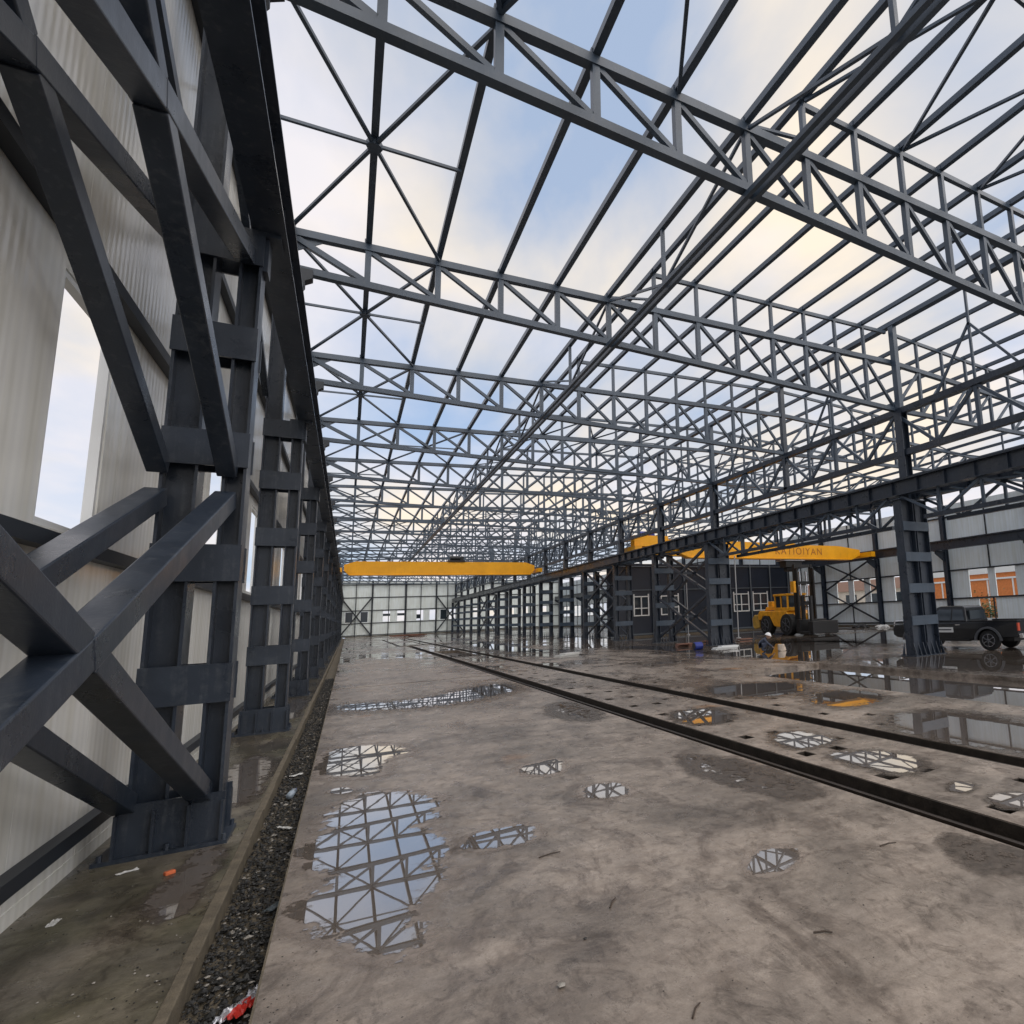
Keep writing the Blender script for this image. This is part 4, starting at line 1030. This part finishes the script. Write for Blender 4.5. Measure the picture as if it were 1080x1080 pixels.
# ------------------------------------------------------------------ pickup truck (its front points down the hall)
def wheel(parent, x, y, r_, w_, rimmat=CHROME, name='wheel'):
    a = MB(); n = 26
    s = 1 if x > 0 else -1
    a.cyl((x-s*w_, y, r_), (x, y, r_), r_, n=n); o = a.build(name, RUBBER, parent, bevel=.03)
    b = MB(); b.cyl((x-s*.02, y, r_), (x+s*.012, y, r_), r_*.62, n=n); b.build('rim', BLACK, o)
    b = MB()
    for i in range(6):
        t = i*math.pi/3; b.beam((x+s*.02, y, r_), (x+s*.02, y+math.sin(t)*r_*.60, r_+math.cos(t)*r_*.60), .035, .09, up=(1, 0, 0))
    b.cyl((x+s*.0, y, r_), (x+s*.04, y, r_), r_*.16, n=12)
    for i in range(n):
        t = 2*math.pi*i/n; t2 = 2*math.pi*(i+1)/n
        b.beam((x+s*.02, y+math.sin(t)*r_*.62, r_+math.cos(t)*r_*.62), (x+s*.02, y+math.sin(t2)*r_*.62, r_+math.cos(t2)*r_*.62), .03, .03, up=(1, 0, 0))
    b.build('spokes', rimmat, o); return o
def grow(mb, rings, mi=0):
    """closed tube through rings of equal vertex count"""
    n = len(rings[0]); b = len(mb.v)
    for rg in rings: mb.v += [tuple(p) for p in rg]
    for i in range(len(rings)-1):
        for j in range(n):
            k = (j+1) % n; mb.f.append((b+i*n+j, b+i*n+k, b+(i+1)*n+k, b+(i+1)*n+j)); mb.mi.append(mi)
    mb.f.append(tuple(b+j for j in reversed(range(n)))); mb.mi.append(mi)
    mb.f.append(tuple(b+(len(rings)-1)*n+j for j in range(n))); mb.mi.append(mi)
def pickup(loc, rz):
    r = empty('pickup_truck', loc, rz); tag(r, 'black double-cab pickup truck parked behind the front steel column', 'pickup truck')
    # local: +y forward, x right. length 5.15, width 1.8
    def side_profile(m, pts, half_bot, half_top, zlo, zhi):
        """side profile polygon (y,z) lofted across x with tumblehome"""
        n = len(pts); b = len(m.v)
        def hw(z): t = max(0, min(1, (z-zlo)/(zhi-zlo))); return half_bot+(half_top-half_bot)*t
        for s in (-1, 1):
            for (y, z) in pts: m.v.append((s*hw(z), y, z))
        m.f.append(tuple(b+i for i in range(n))); m.mi.append(0)
        m.f.append(tuple(b+n+i for i in reversed(range(n)))); m.mi.append(0)
        for i in range(n):
            j = (i+1) % n; m.f.append((b+j, b+i, b+n+i, b+n+j)); m.mi.append(0)
    arch = lambda yc, r_: [(yc+r_*math.cos(t), .36+r_*math.sin(t)) for t in [math.pi*i/10 for i in range(11)]]
    fy, ry = 1.62, -1.46
    lower = [(-2.55, .50), (ry-.47, .48)]+list(reversed([(y, max(.46, z)) for y, z in arch(ry, .45)]))+[(ry+.47, .38), (fy-.47, .38)]+list(reversed([(y, max(.42, z)) for y, z in arch(fy, .45)]))+[(2.42, .46), (2.58, .56), (2.60, .82), (2.50, .96), (1.45, 1.06), (-2.55, 1.04)]
    m = MB(); side_profile(m, lower, .90, .84, .9, 1.08); m.build('body', CARB, r, bevel=.02)
    cab = [(-.66, 1.05), (-.56, 1.60), (-.42, 1.66), (.45, 1.67), (.62, 1.62), (1.42, 1.07)]
    m = MB(); side_profile(m, cab, .84, .68, 1.05, 1.66); m.build('cab', CARB, r, bevel=.03)
    # side glass and screens stand slightly proud
    for s in (-1, 1):
        for pts in ([(-.56, 1.12), (-.48, 1.52), (-.08, 1.54), (-.06, 1.12)], [(.00, 1.12), (-.02, 1.54), (.50, 1.55), (1.02, 1.20), (1.05, 1.12)]):
            m = MB(); b = len(m.v)
            for off in (0, .012):
                for y, z in pts:
                    hw = .84+(.68-.84)*(z-1.05)/.61
                    m.v.append((s*(hw+off-.002), y, z))
            n = len(pts); m.f.append(tuple(range(n))); m.f.append(tuple(range(n, 2*n))); m.mi += [0, 0]
            for i in range(n): m.f.append((i, (i+1) % n, n+(i+1) % n, n+i)); m.mi.append(0)
            m.build('side_window', GLASS, r)
        m = MB(); m.box(s*.93-.09 if s > 0 else s*.93-.09, .86, 1.10, s*.93+.09, .98, 1.26); m.build('mirror', CARB, r, bevel=.02)
        for y in (-.30, .62):
            m = MB(); m.box(s*.885-.012, y-.10, .93, s*.885+.012, y+.10, .965); m.build('door_handle', CHROME, r)
        for y in (-.03, -.78, 1.0):
            pass
        for yc in (fy, ry):
            m = MB(); prev = None
            for i in range(13):
                t = math.pi*i/12
                p = (s*.915, yc+.475*math.cos(t), .36+.475*math.sin(t))
                if prev: m.beam(prev, p, .075, .09, up=(1, 0, 0))
                prev = p
            m.build('wheel_arch_trim', DGREY, r)
        m = MB(); m.box(min(s*.80, s*.96), -.75, .33, max(s*.80, s*.96), 1.05, .385); m.build('side_step', BLACK, r)
    m = MB(); m.beam((0, .72, 1.575), (0, 1.36, 1.135), 1.36, .012, up=(0, .6, 1)); m.build('windscreen', GLASS, r)
    m = MB(); m.box(-.58, -.68, 1.14, .58, -.605, 1.48); m.build('rear_window', GLASS, r)
    # load bed walls
    m = MB(); m.box(-.84, -2.54, 1.04, -.76, -.84, 1.10); m.box(.76, -2.54, 1.04, .84, -.84, 1.10); m.box(-.76, -2.54, 1.04, .76, -2.48, 1.10); m.build('bed_rails', CARB, r, bevel=.01)
    m = MB(); m.box(-.88, -2.70, .46, .88, -2.56, .62); m.build('rear_bumper', CHROME, r, bevel=.02)
    for s in (-1, 1):
        m = MB(); m.box(s*.82-.07, -2.575, .72, s*.82+.07, -2.53, 1.0); m.build('tail_light', RED, r)
        m = MB(); m.box(s*.68-.14, 2.50, .80, s*.68+.14, 2.60, .92); m.build('headlight', CHROME, r, bevel=.015)
    m = MB(); m.cyl((-.72, 2.66, .55), (-.72, 2.62, 1.10), .03); m.cyl((.72, 2.66, .55), (.72, 2.62, 1.10), .03); m.cyl((-.72, 2.62, 1.10), (.72, 2.62, 1.10), .03); m.cyl((-.72, 2.66, .6), (.72, 2.66, .6), .04); m.build('bull_bar', CHROME, r)
    m = MB(); m.box(-.5, 2.56, .62, .5, 2.605, .84); m.build('grille', BLACK, r)
    m = MB(); m.box(-.912, -.12, .66, -.900, .58, .86); st = m.build('door_sign', WHITE, r)
    m = MB(); m.box(-.916, -.05, .74, -.9125, .50, .79); m.build('sign_band', DGREY, st)
    wheel(r, -.88, fy, .37, .24); wheel(r, -.88, ry, .37, .24); wheel(r, .88, fy, .37, .24); wheel(r, .88, ry, .37, .24)
    m = MB(); m.box(-.7, -2.3, .34, .7, 2.2, .5); m.build('chassis', BLACK, r)
    return r
pk = pickup((18.95, 13.25, 0), R(6)); pk.scale = (.9, .9, .9)

# ------------------------------------------------------------------ big orange forklift (front towards the camera end, -Y)
def forklift():
    r = empty('forklift', (24.4, 29.6, 0), R(-4)); tag(r, 'big orange heavy forklift with tall black mast under the lettered crane', 'forklift')
    # -y is front.  side seen is -x
    m = MB(); m.prism([(-1.4, .75), (-1.4, 1.15), (-1.1, 1.5), (1.9, 1.55), (2.1, 1.35), (2.1, .95), (1.75, .95), (1.6, 1.2), (.75, 1.2), (.25, .55), (-.35, .5), (-.6, .75)], 'X', -.95, .95); m.build('chassis', ORG, r, bevel=.04)
    m = MB(); m.prism([(2.1, .45), (2.1, 1.3), (2.7, 1.3), (2.95, 1.05), (2.9, .5), (2.7, .35)], 'X', -.9, .9); m.build('counterweight', ORGL, r, bevel=.06)
    m = MB(); m.prism([(.1, 1.57), (.2, 1.85), (1.6, 1.8), (1.8, 1.57)], 'X', -.6, .6); m.build('engine_hood', ORG, r, bevel=.04)
    cab = MB()
    for x in (-.85, .45):
        for y in (-1.25, -.55, .1): cab.box(x-.05, y-.05, 1.55, x+.05, y+.05, 2.45)
    cab.box(-.95, -1.35, 2.45, .55, .2, 2.58); cab.box(-.92, -1.30, 1.5, .5, .15, 1.72); c_ = cab.build('cab', ORG, r, bevel=.015)
    m = MB(); m.box(-.84, -1.2, 1.73, .44, .06, 2.44); m.build('cab_glass', GLASS, c_)
    m = MB(); m.cyl((-.4, .5, 1.8), (-.4, .5, 2.4), .07); m.build('exhaust', BLACK, r)
    m = MB(); m.box(-.5, 1.0, 1.8, .1, 1.5, 2.15); m.build('air_filter', ORG, r, bevel=.03)
    wheel(r, -.98, 1.2, .62, .45, DGREY); wheel(r, .98, 1.2, .62, .45, DGREY)
    wheel(r, -1.0, -1.15, .66, .5, DGREY); wheel(r, 1.0, -1.15, .66, .5, DGREY)
    ms = MB()
    for x in (-.62, .62):
        ms.box(x-.07, -1.95, .1, x+.07, -1.72, 4.35); ms.box(x-.05, -2.15, .1, x+.05, -1.98, 4.1)
    for z in (.5, 1.9, 3.2, 4.25): ms.box(-.55, -1.93, z-.09, .52, -1.75, z+.09)
    mo = ms.build('mast', BLACK, r)
    m = MB(); 
    for x in (-.25, .25): m.cyl((x, -1.86, .3), (x, -1.86, 3.9), .07, n=10)
    m.build('lift_cylinder', CHROME, mo)
    m = MB(); m.box(-.9, -2.08, 2.6, -.75, -1.7, 3.3); m.build('hose_reel', ORG, mo)
    # black carriage with two round uprights in front
    m = MB(); m.box(-1.0, -2.6, .15, 1.0, -2.22, .95); m.box(-1.05, -3.5, .08, -.8, -2.6, .26); m.box(.8, -3.5, .08, 1.05, -2.6, .26); m.box(-.95, -3.75, .12, .95, -3.3, .85)
    m.build('carriage', BLACK, r, bevel=.02)
    m = MB(); m.cyl((-.8, -3.5, .85), (-.8, -3.5, 2.35), .13, n=12); m.cyl((-.8, -2.75, .95), (-.8, -2.75, 2.4), .13, n=12)
    for z in (1.7, 2.0, 2.3): m.box(-.83, -3.4, z-.03, -.77, -2.85, z+.03)
    m.build('carriage_guard', BLACK, r)
    return r
forklift()

# small red machine beyond the middle columns
rt = empty('small_tractor', (22.7, 46.5, 0), R(20)); tag(rt, 'small red-orange machine far beyond the braced middle columns', 'tractor')
m = MB(); m.prism([(-1.1, .5), (-1.1, 1.2), (-.2, 1.3), (0, 1.55), (.9, 1.5), (1.0, .5)], 'X', -.55, .55); m.build('body', mat('tractor_red', (.55, .10, .03), .5), rt, bevel=.05)
m = MB(); m.box(-.5, 0, 1.9, .5, .95, 1.98); 
for x in (-.46, .46):
    for y in (.04, .9): m.box(x-.03, y-.03, 1.5, x+.03, y+.03, 1.9)
m.build('canopy', D.materials['tractor_red'], rt)
wheel(rt, -.7, .55, .55, .3, DGREY); wheel(rt, .7, .55, .55, .3, DGREY); wheel(rt, -.6, -.8, .35, .22, DGREY); wheel(rt, .6, -.8, .35, .22, DGREY)
m = MB()
for i in range(5): m.box(-.6, -.03, .1+.2*i, .6, .03, .3+.2*i-.002, mi=i % 2)
o = m.build('barrier_board', [RED, WHITE]); o.location = (19.8, 42, 0); o.rotation_euler = (0, 0, R(-20)); tag(o, 'red and white striped barrier board standing beside the middle columns', 'barrier')

# ------------------------------------------------------------------ worker
def skin_mesh(name, verts, edges, radii, material, parent, sub=2, root=0):
    me = D.meshes.new(name); me.from_pydata(verts, edges, []); o = D.objects.new(name, me); col.objects.link(o)
    sk = o.modifiers.new('skin', 'SKIN'); sb = o.modifiers.new('sub', 'SUBSURF'); sb.levels = sb.render_levels = sub
    for i, r_ in enumerate(radii):
        me.skin_vertices[0].data[i].radius = (r_, r_)
    me.skin_vertices[0].data[root].use_root = True
    dg = bpy.context.evaluated_depsgraph_get(); m2 = D.meshes.new_from_object(o.evaluated_get(dg)); D.objects.remove(o)
    m2.materials.clear(); m2.materials.append(material)
    for p in m2.polygons: p.use_smooth = True
    o = D.objects.new(name, m2); col.objects.link(o); o.parent = parent; return o
def crouching_person(loc, rz):
    r = empty('person', loc, rz); tag(r, 'person in a white helmet squatting on the floor beside a pale sack', 'person')
    # facing +x, knees bent, torso pitched forward, hands reaching down
    V = [(-.12, 0, .26), (-.02, 0, .42), (.12, 0, .56), (.20, 0, .61), (.26, 0, .63),
         (-.10, .11, .25), (.28, .18, .40), (.02, .15, .09), (.20, .17, .045),
         (-.10, -.11, .25), (.27, -.19, .42), (-.02, -.16, .09), (.16, -.18, .045),
         (.12, .18, .56), (.30, .24, .36), (.48, .14, .22),
         (.12, -.18, .56), (.31, -.23, .35), (.50, -.12, .20)]
    E_ = [(0, 1), (1, 2), (2, 3), (3, 4), (0, 5), (5, 6), (6, 7), (7, 8), (0, 9), (9, 10), (10, 11), (11, 12), (2, 13), (13, 14), (14, 15), (2, 16), (16, 17), (17, 18)]
    rad = [.15, .13, .15, .065, .06, .10, .075, .05, .045, .10, .075, .05, .045, .065, .048, .036, .065, .048, .036]
    skin_mesh('body', V, E_, rad, CLOTH, r)
    hd = bmesh.new(); bmesh.ops.create_uvsphere(hd, u_segments=16, v_segments=12, radius=.105)
    for v_ in hd.verts:
        v_.co.z *= 1.2; v_.co.x *= 1.05
        if v_.co.x > .07 and abs(v_.co.y) < .03 and abs(v_.co.z+.01) < .03: v_.co.x += .022
    me = D.meshes.new('head'); hd.to_mesh(me); hd.free(); me.materials.append(SKIN); o = D.objects.new('head', me); col.objects.link(o); o.parent = r; o.location = (.33, 0, .70); o.rotation_euler = (0, R(25), 0)
    hm = bmesh.new(); bmesh.ops.create_uvsphere(hm, u_segments=18, v_segments=12, radius=.145)
    bmesh.ops.delete(hm, geom=[v_ for v_ in hm.verts if v_.co.z < -.02], context='VERTS')
    for v_ in hm.verts:
        if v_.co.z < .02: v_.co.x *= 1.22; v_.co.y *= 1.1
    me = D.meshes.new('helmet'); hm.to_mesh(me); hm.free(); me.materials.append(HELM); o = D.objects.new('helmet', me); col.objects.link(o); o.parent = r; o.location = (.32, 0, .74); o.rotation_euler = (0, R(20), 0)
    for s, hx in ((1, (.48, .14, .22)), (-1, (.50, -.12, .20))):
        # palm plus five short finger chains
        c = Vector(hx); vs = [c, c+Vector((.05, 0, -.05))]; es = [(0, 1)]; rs = [.032, .034]
        for f in range(4):
            y = (-.030+.020*f)*1; a = len(vs); L_ = (.05, .058, .054, .044)[f]
            vs += [c+Vector((.065, y, -.07)), c+Vector((.075+L_*.3, y, -.07-L_*.6)), c+Vector((.070+L_*.2, y, -.07-L_))]; es += [(1, a), (a, a+1), (a+1, a+2)]; rs += [.010, .009, .008]
        a = len(vs); vs += [c+Vector((.03, -s*.04, -.045)), c+Vector((.055, -s*.055, -.08))]; es += [(0, a), (a, a+1)]; rs += [.012, .010]
        skin_mesh('hand', [tuple(p) for p in vs], es, rs, SKIN, r, 1)
    return r
pers = crouching_person((14.3, 19.1, 0), R(-35)); pers.scale = (.85, .85, .85)
m = MB(); 
o = MB().cyl((0, 0, 0), (0, 0, .26), .18, .13, n=12).build('sack', mat('sack_cloth', (.50, .42, .34), .9, var=.2), bevel=.05)
for v_ in o.data.vertices: v_.co += noise.noise_vector(v_.co*5)*.05
o.location = (14.9, 18.6, .0); tag(o, 'pale beige sack standing on the floor beside the squatting worker', 'sack')
# thin pale pole
o = empty('pole', (20.3, 29.4, 0)); tag(o, 'thin pale pole rising to the crane, left of the orange forklift', 'pole')
MB().cyl((0, 0, .05), (0, 0, 5.0), .035, n=8).build('shaft', GALV, o); MB().cyl((0, 0, 0), (0, 0, .05), .14, n=12).build('foot', GALV, o)
o = empty('pole', (22.0, 38.5, 0)); tag(o, 'thin pale pole in front of the dark partition, right of the red machine', 'pole')
MB().cyl((0, 0, .05), (0, 0, 5.3), .035, n=8).build('shaft', GALV, o); MB().cyl((0, 0, 0), (0, 0, .05), .14, n=12).build('foot', GALV, o)

# ------------------------------------------------------------------ clutter on the floor
o = empty('barrel', (13.55, 22.9, 0)); tag(o, 'blue plastic barrel lying by the braced middle columns', 'barrel')
MB().cyl((-.2, 0, .17), (.2, 0, .17), .17, n=16).build('drum', BLUEP, o, bevel=.03); MB().cyl((-.22, 0, .17), (-.2, 0, .17), .14, n=16).build('lid', BLACK, o)
m = MB()
m.box(-.55, -.2, 0, .6, .2, .05); m.box(-.5, -.22, .052, .62, .16, .10); m.box(-.2, -.16, .102, .7, .2, .15)
o = m.build('foam_boards', WHITE); o.location = (14.3, 21.9, 0); tag(o, 'low stack of white foam boards on the wet floor by the middle columns', 'boards')
o = m.build('foam_boards', mat('pale_board', (.5, .5, .48), .6)); o.location = (8.2, 25.2, 0); o.rotation_euler = (0, 0, .5); tag(o, 'pale boards lying alone on the floor right of the slots', 'boards')
# timber / rubble heap at the far gable foot
m = MB()
for i in range(18): 
    x, y = random.uniform(-1.6, 1.6), random.uniform(-.8, .8); m.beam((x-.9, y, .05+.05*(i//4)), (x+.9, y+random.uniform(-.4, .4), .06+.05*(i//4)), .12, .09)
o = m.build('timber_heap', mat('old_timber', (.20, .10, .07), .8, var=.4)); o.location = (7.4, 92, 0); tag(o, 'low heap of reddish timber in front of the far gable', 'timber heap')
m = MB()
for i in range(14):
    x, y = random.uniform(-2.2, 2.2), random.uniform(-.5, .5); m.box(x-.4, y-.15, .0+.06*(i//5), x+.4, y+.15, .05+.06*(i//5))
o = m.build('pallet_pile', D.materials['old_timber']); o.location = (16.2, 26.0, 0); tag(o, 'low pile of brown boards at the foot of the first braced middle column', 'board pile')
# plates and bags along the right wall foot
for x, y, s, lab in ((33.0, 31.6, 1.0, 'black sheet bundle by the right wall beyond the columns'), (33.3, 29.8, .8, 'crumpled pale sheeting at the foot of the right wall')):
    bm = bmesh.new(); bmesh.ops.create_icosphere(bm, subdivisions=3, radius=.5)
    for v_ in bm.verts:
        v_.co.z = max(-.02, v_.co.z*.45); v_.co.y *= 1.6; v_.co += noise.noise_vector(v_.co*4)*.13; v_.co.z = max(0, v_.co.z)
    me = D.meshes.new('sheeting'); bm.to_mesh(me); bm.free(); me.materials.append(BLACK if s == 1.0 else PAPER); o = D.objects.new('sheeting', me); col.objects.link(o); o.location = (x, y, 0); o.scale = (s, s, s); tag(o, lab, 'sheeting')

# leaf litter and grit gathered on the pavement and in the drain (uncountable)
m = MB()
for i in range(900):
    y_ = 2.2+14*random.random()**1.7
    x_ = random.choice((random.gauss(-.74, .05), random.gauss(-1.62, .05), random.gauss(-.75, .06), random.uniform(-1.6, -.7), random.gauss(-.90, .12)))
    if x_ > -.675 or x_ < -1.66: continue
    pebble(m, x_, y_, .003, random.uniform(.002, .007), random.choice((0, 0, 1)))
for i in range(700):
    y_ = 2.2+20*random.random()**1.5; x_ = -.27+abs(random.gauss(0, .10)) if random.random() < .5 else random.uniform(-.2, 3.9)
    pebble(m, x_, y_, .001, random.uniform(.0015, .005), 0)
tag(m.build('grit', [STONE, STONEL]), 'loose grit and crumbs scattered along the drain and pavement', 'grit', kind='stuff')
# litter close to the camera
def scrap(name, loc, rz, size, material, lab, cat, amp=.4, n=7, asp=.5):
    bm = bmesh.new(); bmesh.ops.create_grid(bm, x_segments=n, y_segments=n, size=1)
    for v_ in bm.verts:
        z = noise.noise(Vector((v_.co.x*1.7+loc[0]*3, v_.co.y*2.3+loc[1], 1)))*amp
        v_.co = Vector((v_.co.x*size, v_.co.y*size*asp, (abs(z)*.6)*size+.004))
    bmesh.ops.solidify(bm, geom=bm.faces, thickness=.002)
    me = D.meshes.new(name); bm.to_mesh(me); bm.free(); me.materials.append(material); o = D.objects.new(name, me); col.objects.link(o)
    o.location = loc; o.rotation_euler = (0, 0, rz); return tag(o, lab, cat)
wr_ = empty('crisp_packet', (-.36, 3.88, -.125), R(62)); tag(wr_, 'torn red and silver wrapper lying in the gravel channel nearest the camera', 'wrapper')
for nm, mt, dx, dy, sz in (('printed_side', mat('wrapper_red', (.55, .04, .03), .3), 0, 0, .085), ('foil_side', mat('wrapper_foil', (.55, .56, .60), .25, metal=.5), .09, .02, .07), ('torn_strip', D.materials['wrapper_foil'], -.05, .045, .06)):
    bm = bmesh.new(); bmesh.ops.create_grid(bm, x_segments=10, y_segments=8, size=1)
    for v_ in bm.verts:
        z = noise.noise(Vector((v_.co.x*2.2+dx*30, v_.co.y*3, 2)))
        v_.co = Vector((v_.co.x*sz+dx, v_.co.y*sz*.42+dy+z*.01, .012+abs(z)*.045))
    bmesh.ops.solidify(bm, geom=bm.faces, thickness=.0015)
    me = D.meshes.new(nm); bm.to_mesh(me); bm.free(); me.materials.append(mt); o = D.objects.new(nm, me); o.parent = wr_; col.objects.link(o)
bt = empty('plastic_bottle', (-.45, 8.2, -.10), R(80)); tag(bt, 'crushed blue-white plastic bottle lying in the channel beside the big puddles', 'bottle')
MB().cyl((-.10, 0, 0), (.06, 0, .01), .035, .033, n=12).cyl((.06, 0, .01), (.10, 0, .012), .033, .014, n=12).build('bottle_body', CLEARP, bt, smooth=True)
MB().cyl((.10, 0, .012), (.125, 0, .012), .016, n=10).build('cap', BLUEP, bt)
scrap('plastic_scrap', (-.47, 9.2, -.11), .7, .07, PAPER, 'white crumpled scrap in the channel just beyond the bottle', 'litter')
scrap('plastic_scrap', (-.42, 6.9, -.11), 2.3, .08, PAPER, 'torn pale strip in the channel before the bottle', 'litter', asp=.25)
scrap('plastic_scrap', (-.34, 5.1, -.125), 1.0, .06, mat('grey_scrap', (.07, .09, .10), .4), 'dark grey scrap at the channel edge beyond the red wrapper', 'litter')
scrap('paper_scrap', (-1.30, 6.1, .0), .5, .06, PAPER, 'small white curl of paper on the pavement before the nearest column', 'litter', asp=.3)
scrap('paper_scrap', (-1.45, 5.35, .0), 1.5, .05, PAPER, 'faded paper flake on the pavement near the wall foot', 'litter', asp=.4)
o = MB().box(-.03, -.02, 0, .03, .02, .025).build('brick_chip', mat('chip_orange', (.6, .14, .05), .8), bevel=.006); o.location = (-1.02, 5.85, 0); o.rotation_euler = (0, 0, .6)
tag(o, 'small orange brick chip on the pavement before the nearest column', 'chip')
for i, (x, y, a, L_, lab) in enumerate(((1.32, 4.46, .05, .16, 'thin dark twig right of the small narrow puddle'), (1.42, 3.52, .9, .12, 'short dark twig in the middle foreground, nearest the lone puddle'),
        (3.35, 3.12, -.2, .14, 'dark nail-like stick before the left slot'), (2.2, 2.55, -.6, .10, 'thin twig in the lower right foreground'), (1.35, 2.42, .7, .10, 'reddish splinter in the bottom foreground'))):
    m = MB(); m.cyl((-L_/2, 0, .006), (L_*.1, .008, .008), .0045, n=6); m.cyl((L_*.1, .008, .008), (L_/2, 0, .006), .0045, .003, n=6)
    o = m.build('twig', TWIG); o.location = (x, y, 0); o.rotation_euler = (0, 0, a); tag(o, lab, 'twig', 'twigs on the floor')
for x, y, s, lab in ((.92, 2.93, .02, 'grey stone in the bottom foreground, largest of the loose stones'), (.62, 2.55, .010, 'small dark stone nearest the bottom edge'), (1.15, 3.25, .009, 'tiny dark stone just beyond the larger grey one')):
    m = MB(); pebble(m, 0, 0, s*.5, s); o = m.build('stone', STONEL if s > .015 else STONE); o.location = (x, y, 0); tag(o, lab, 'stone', 'loose stones on the floor')
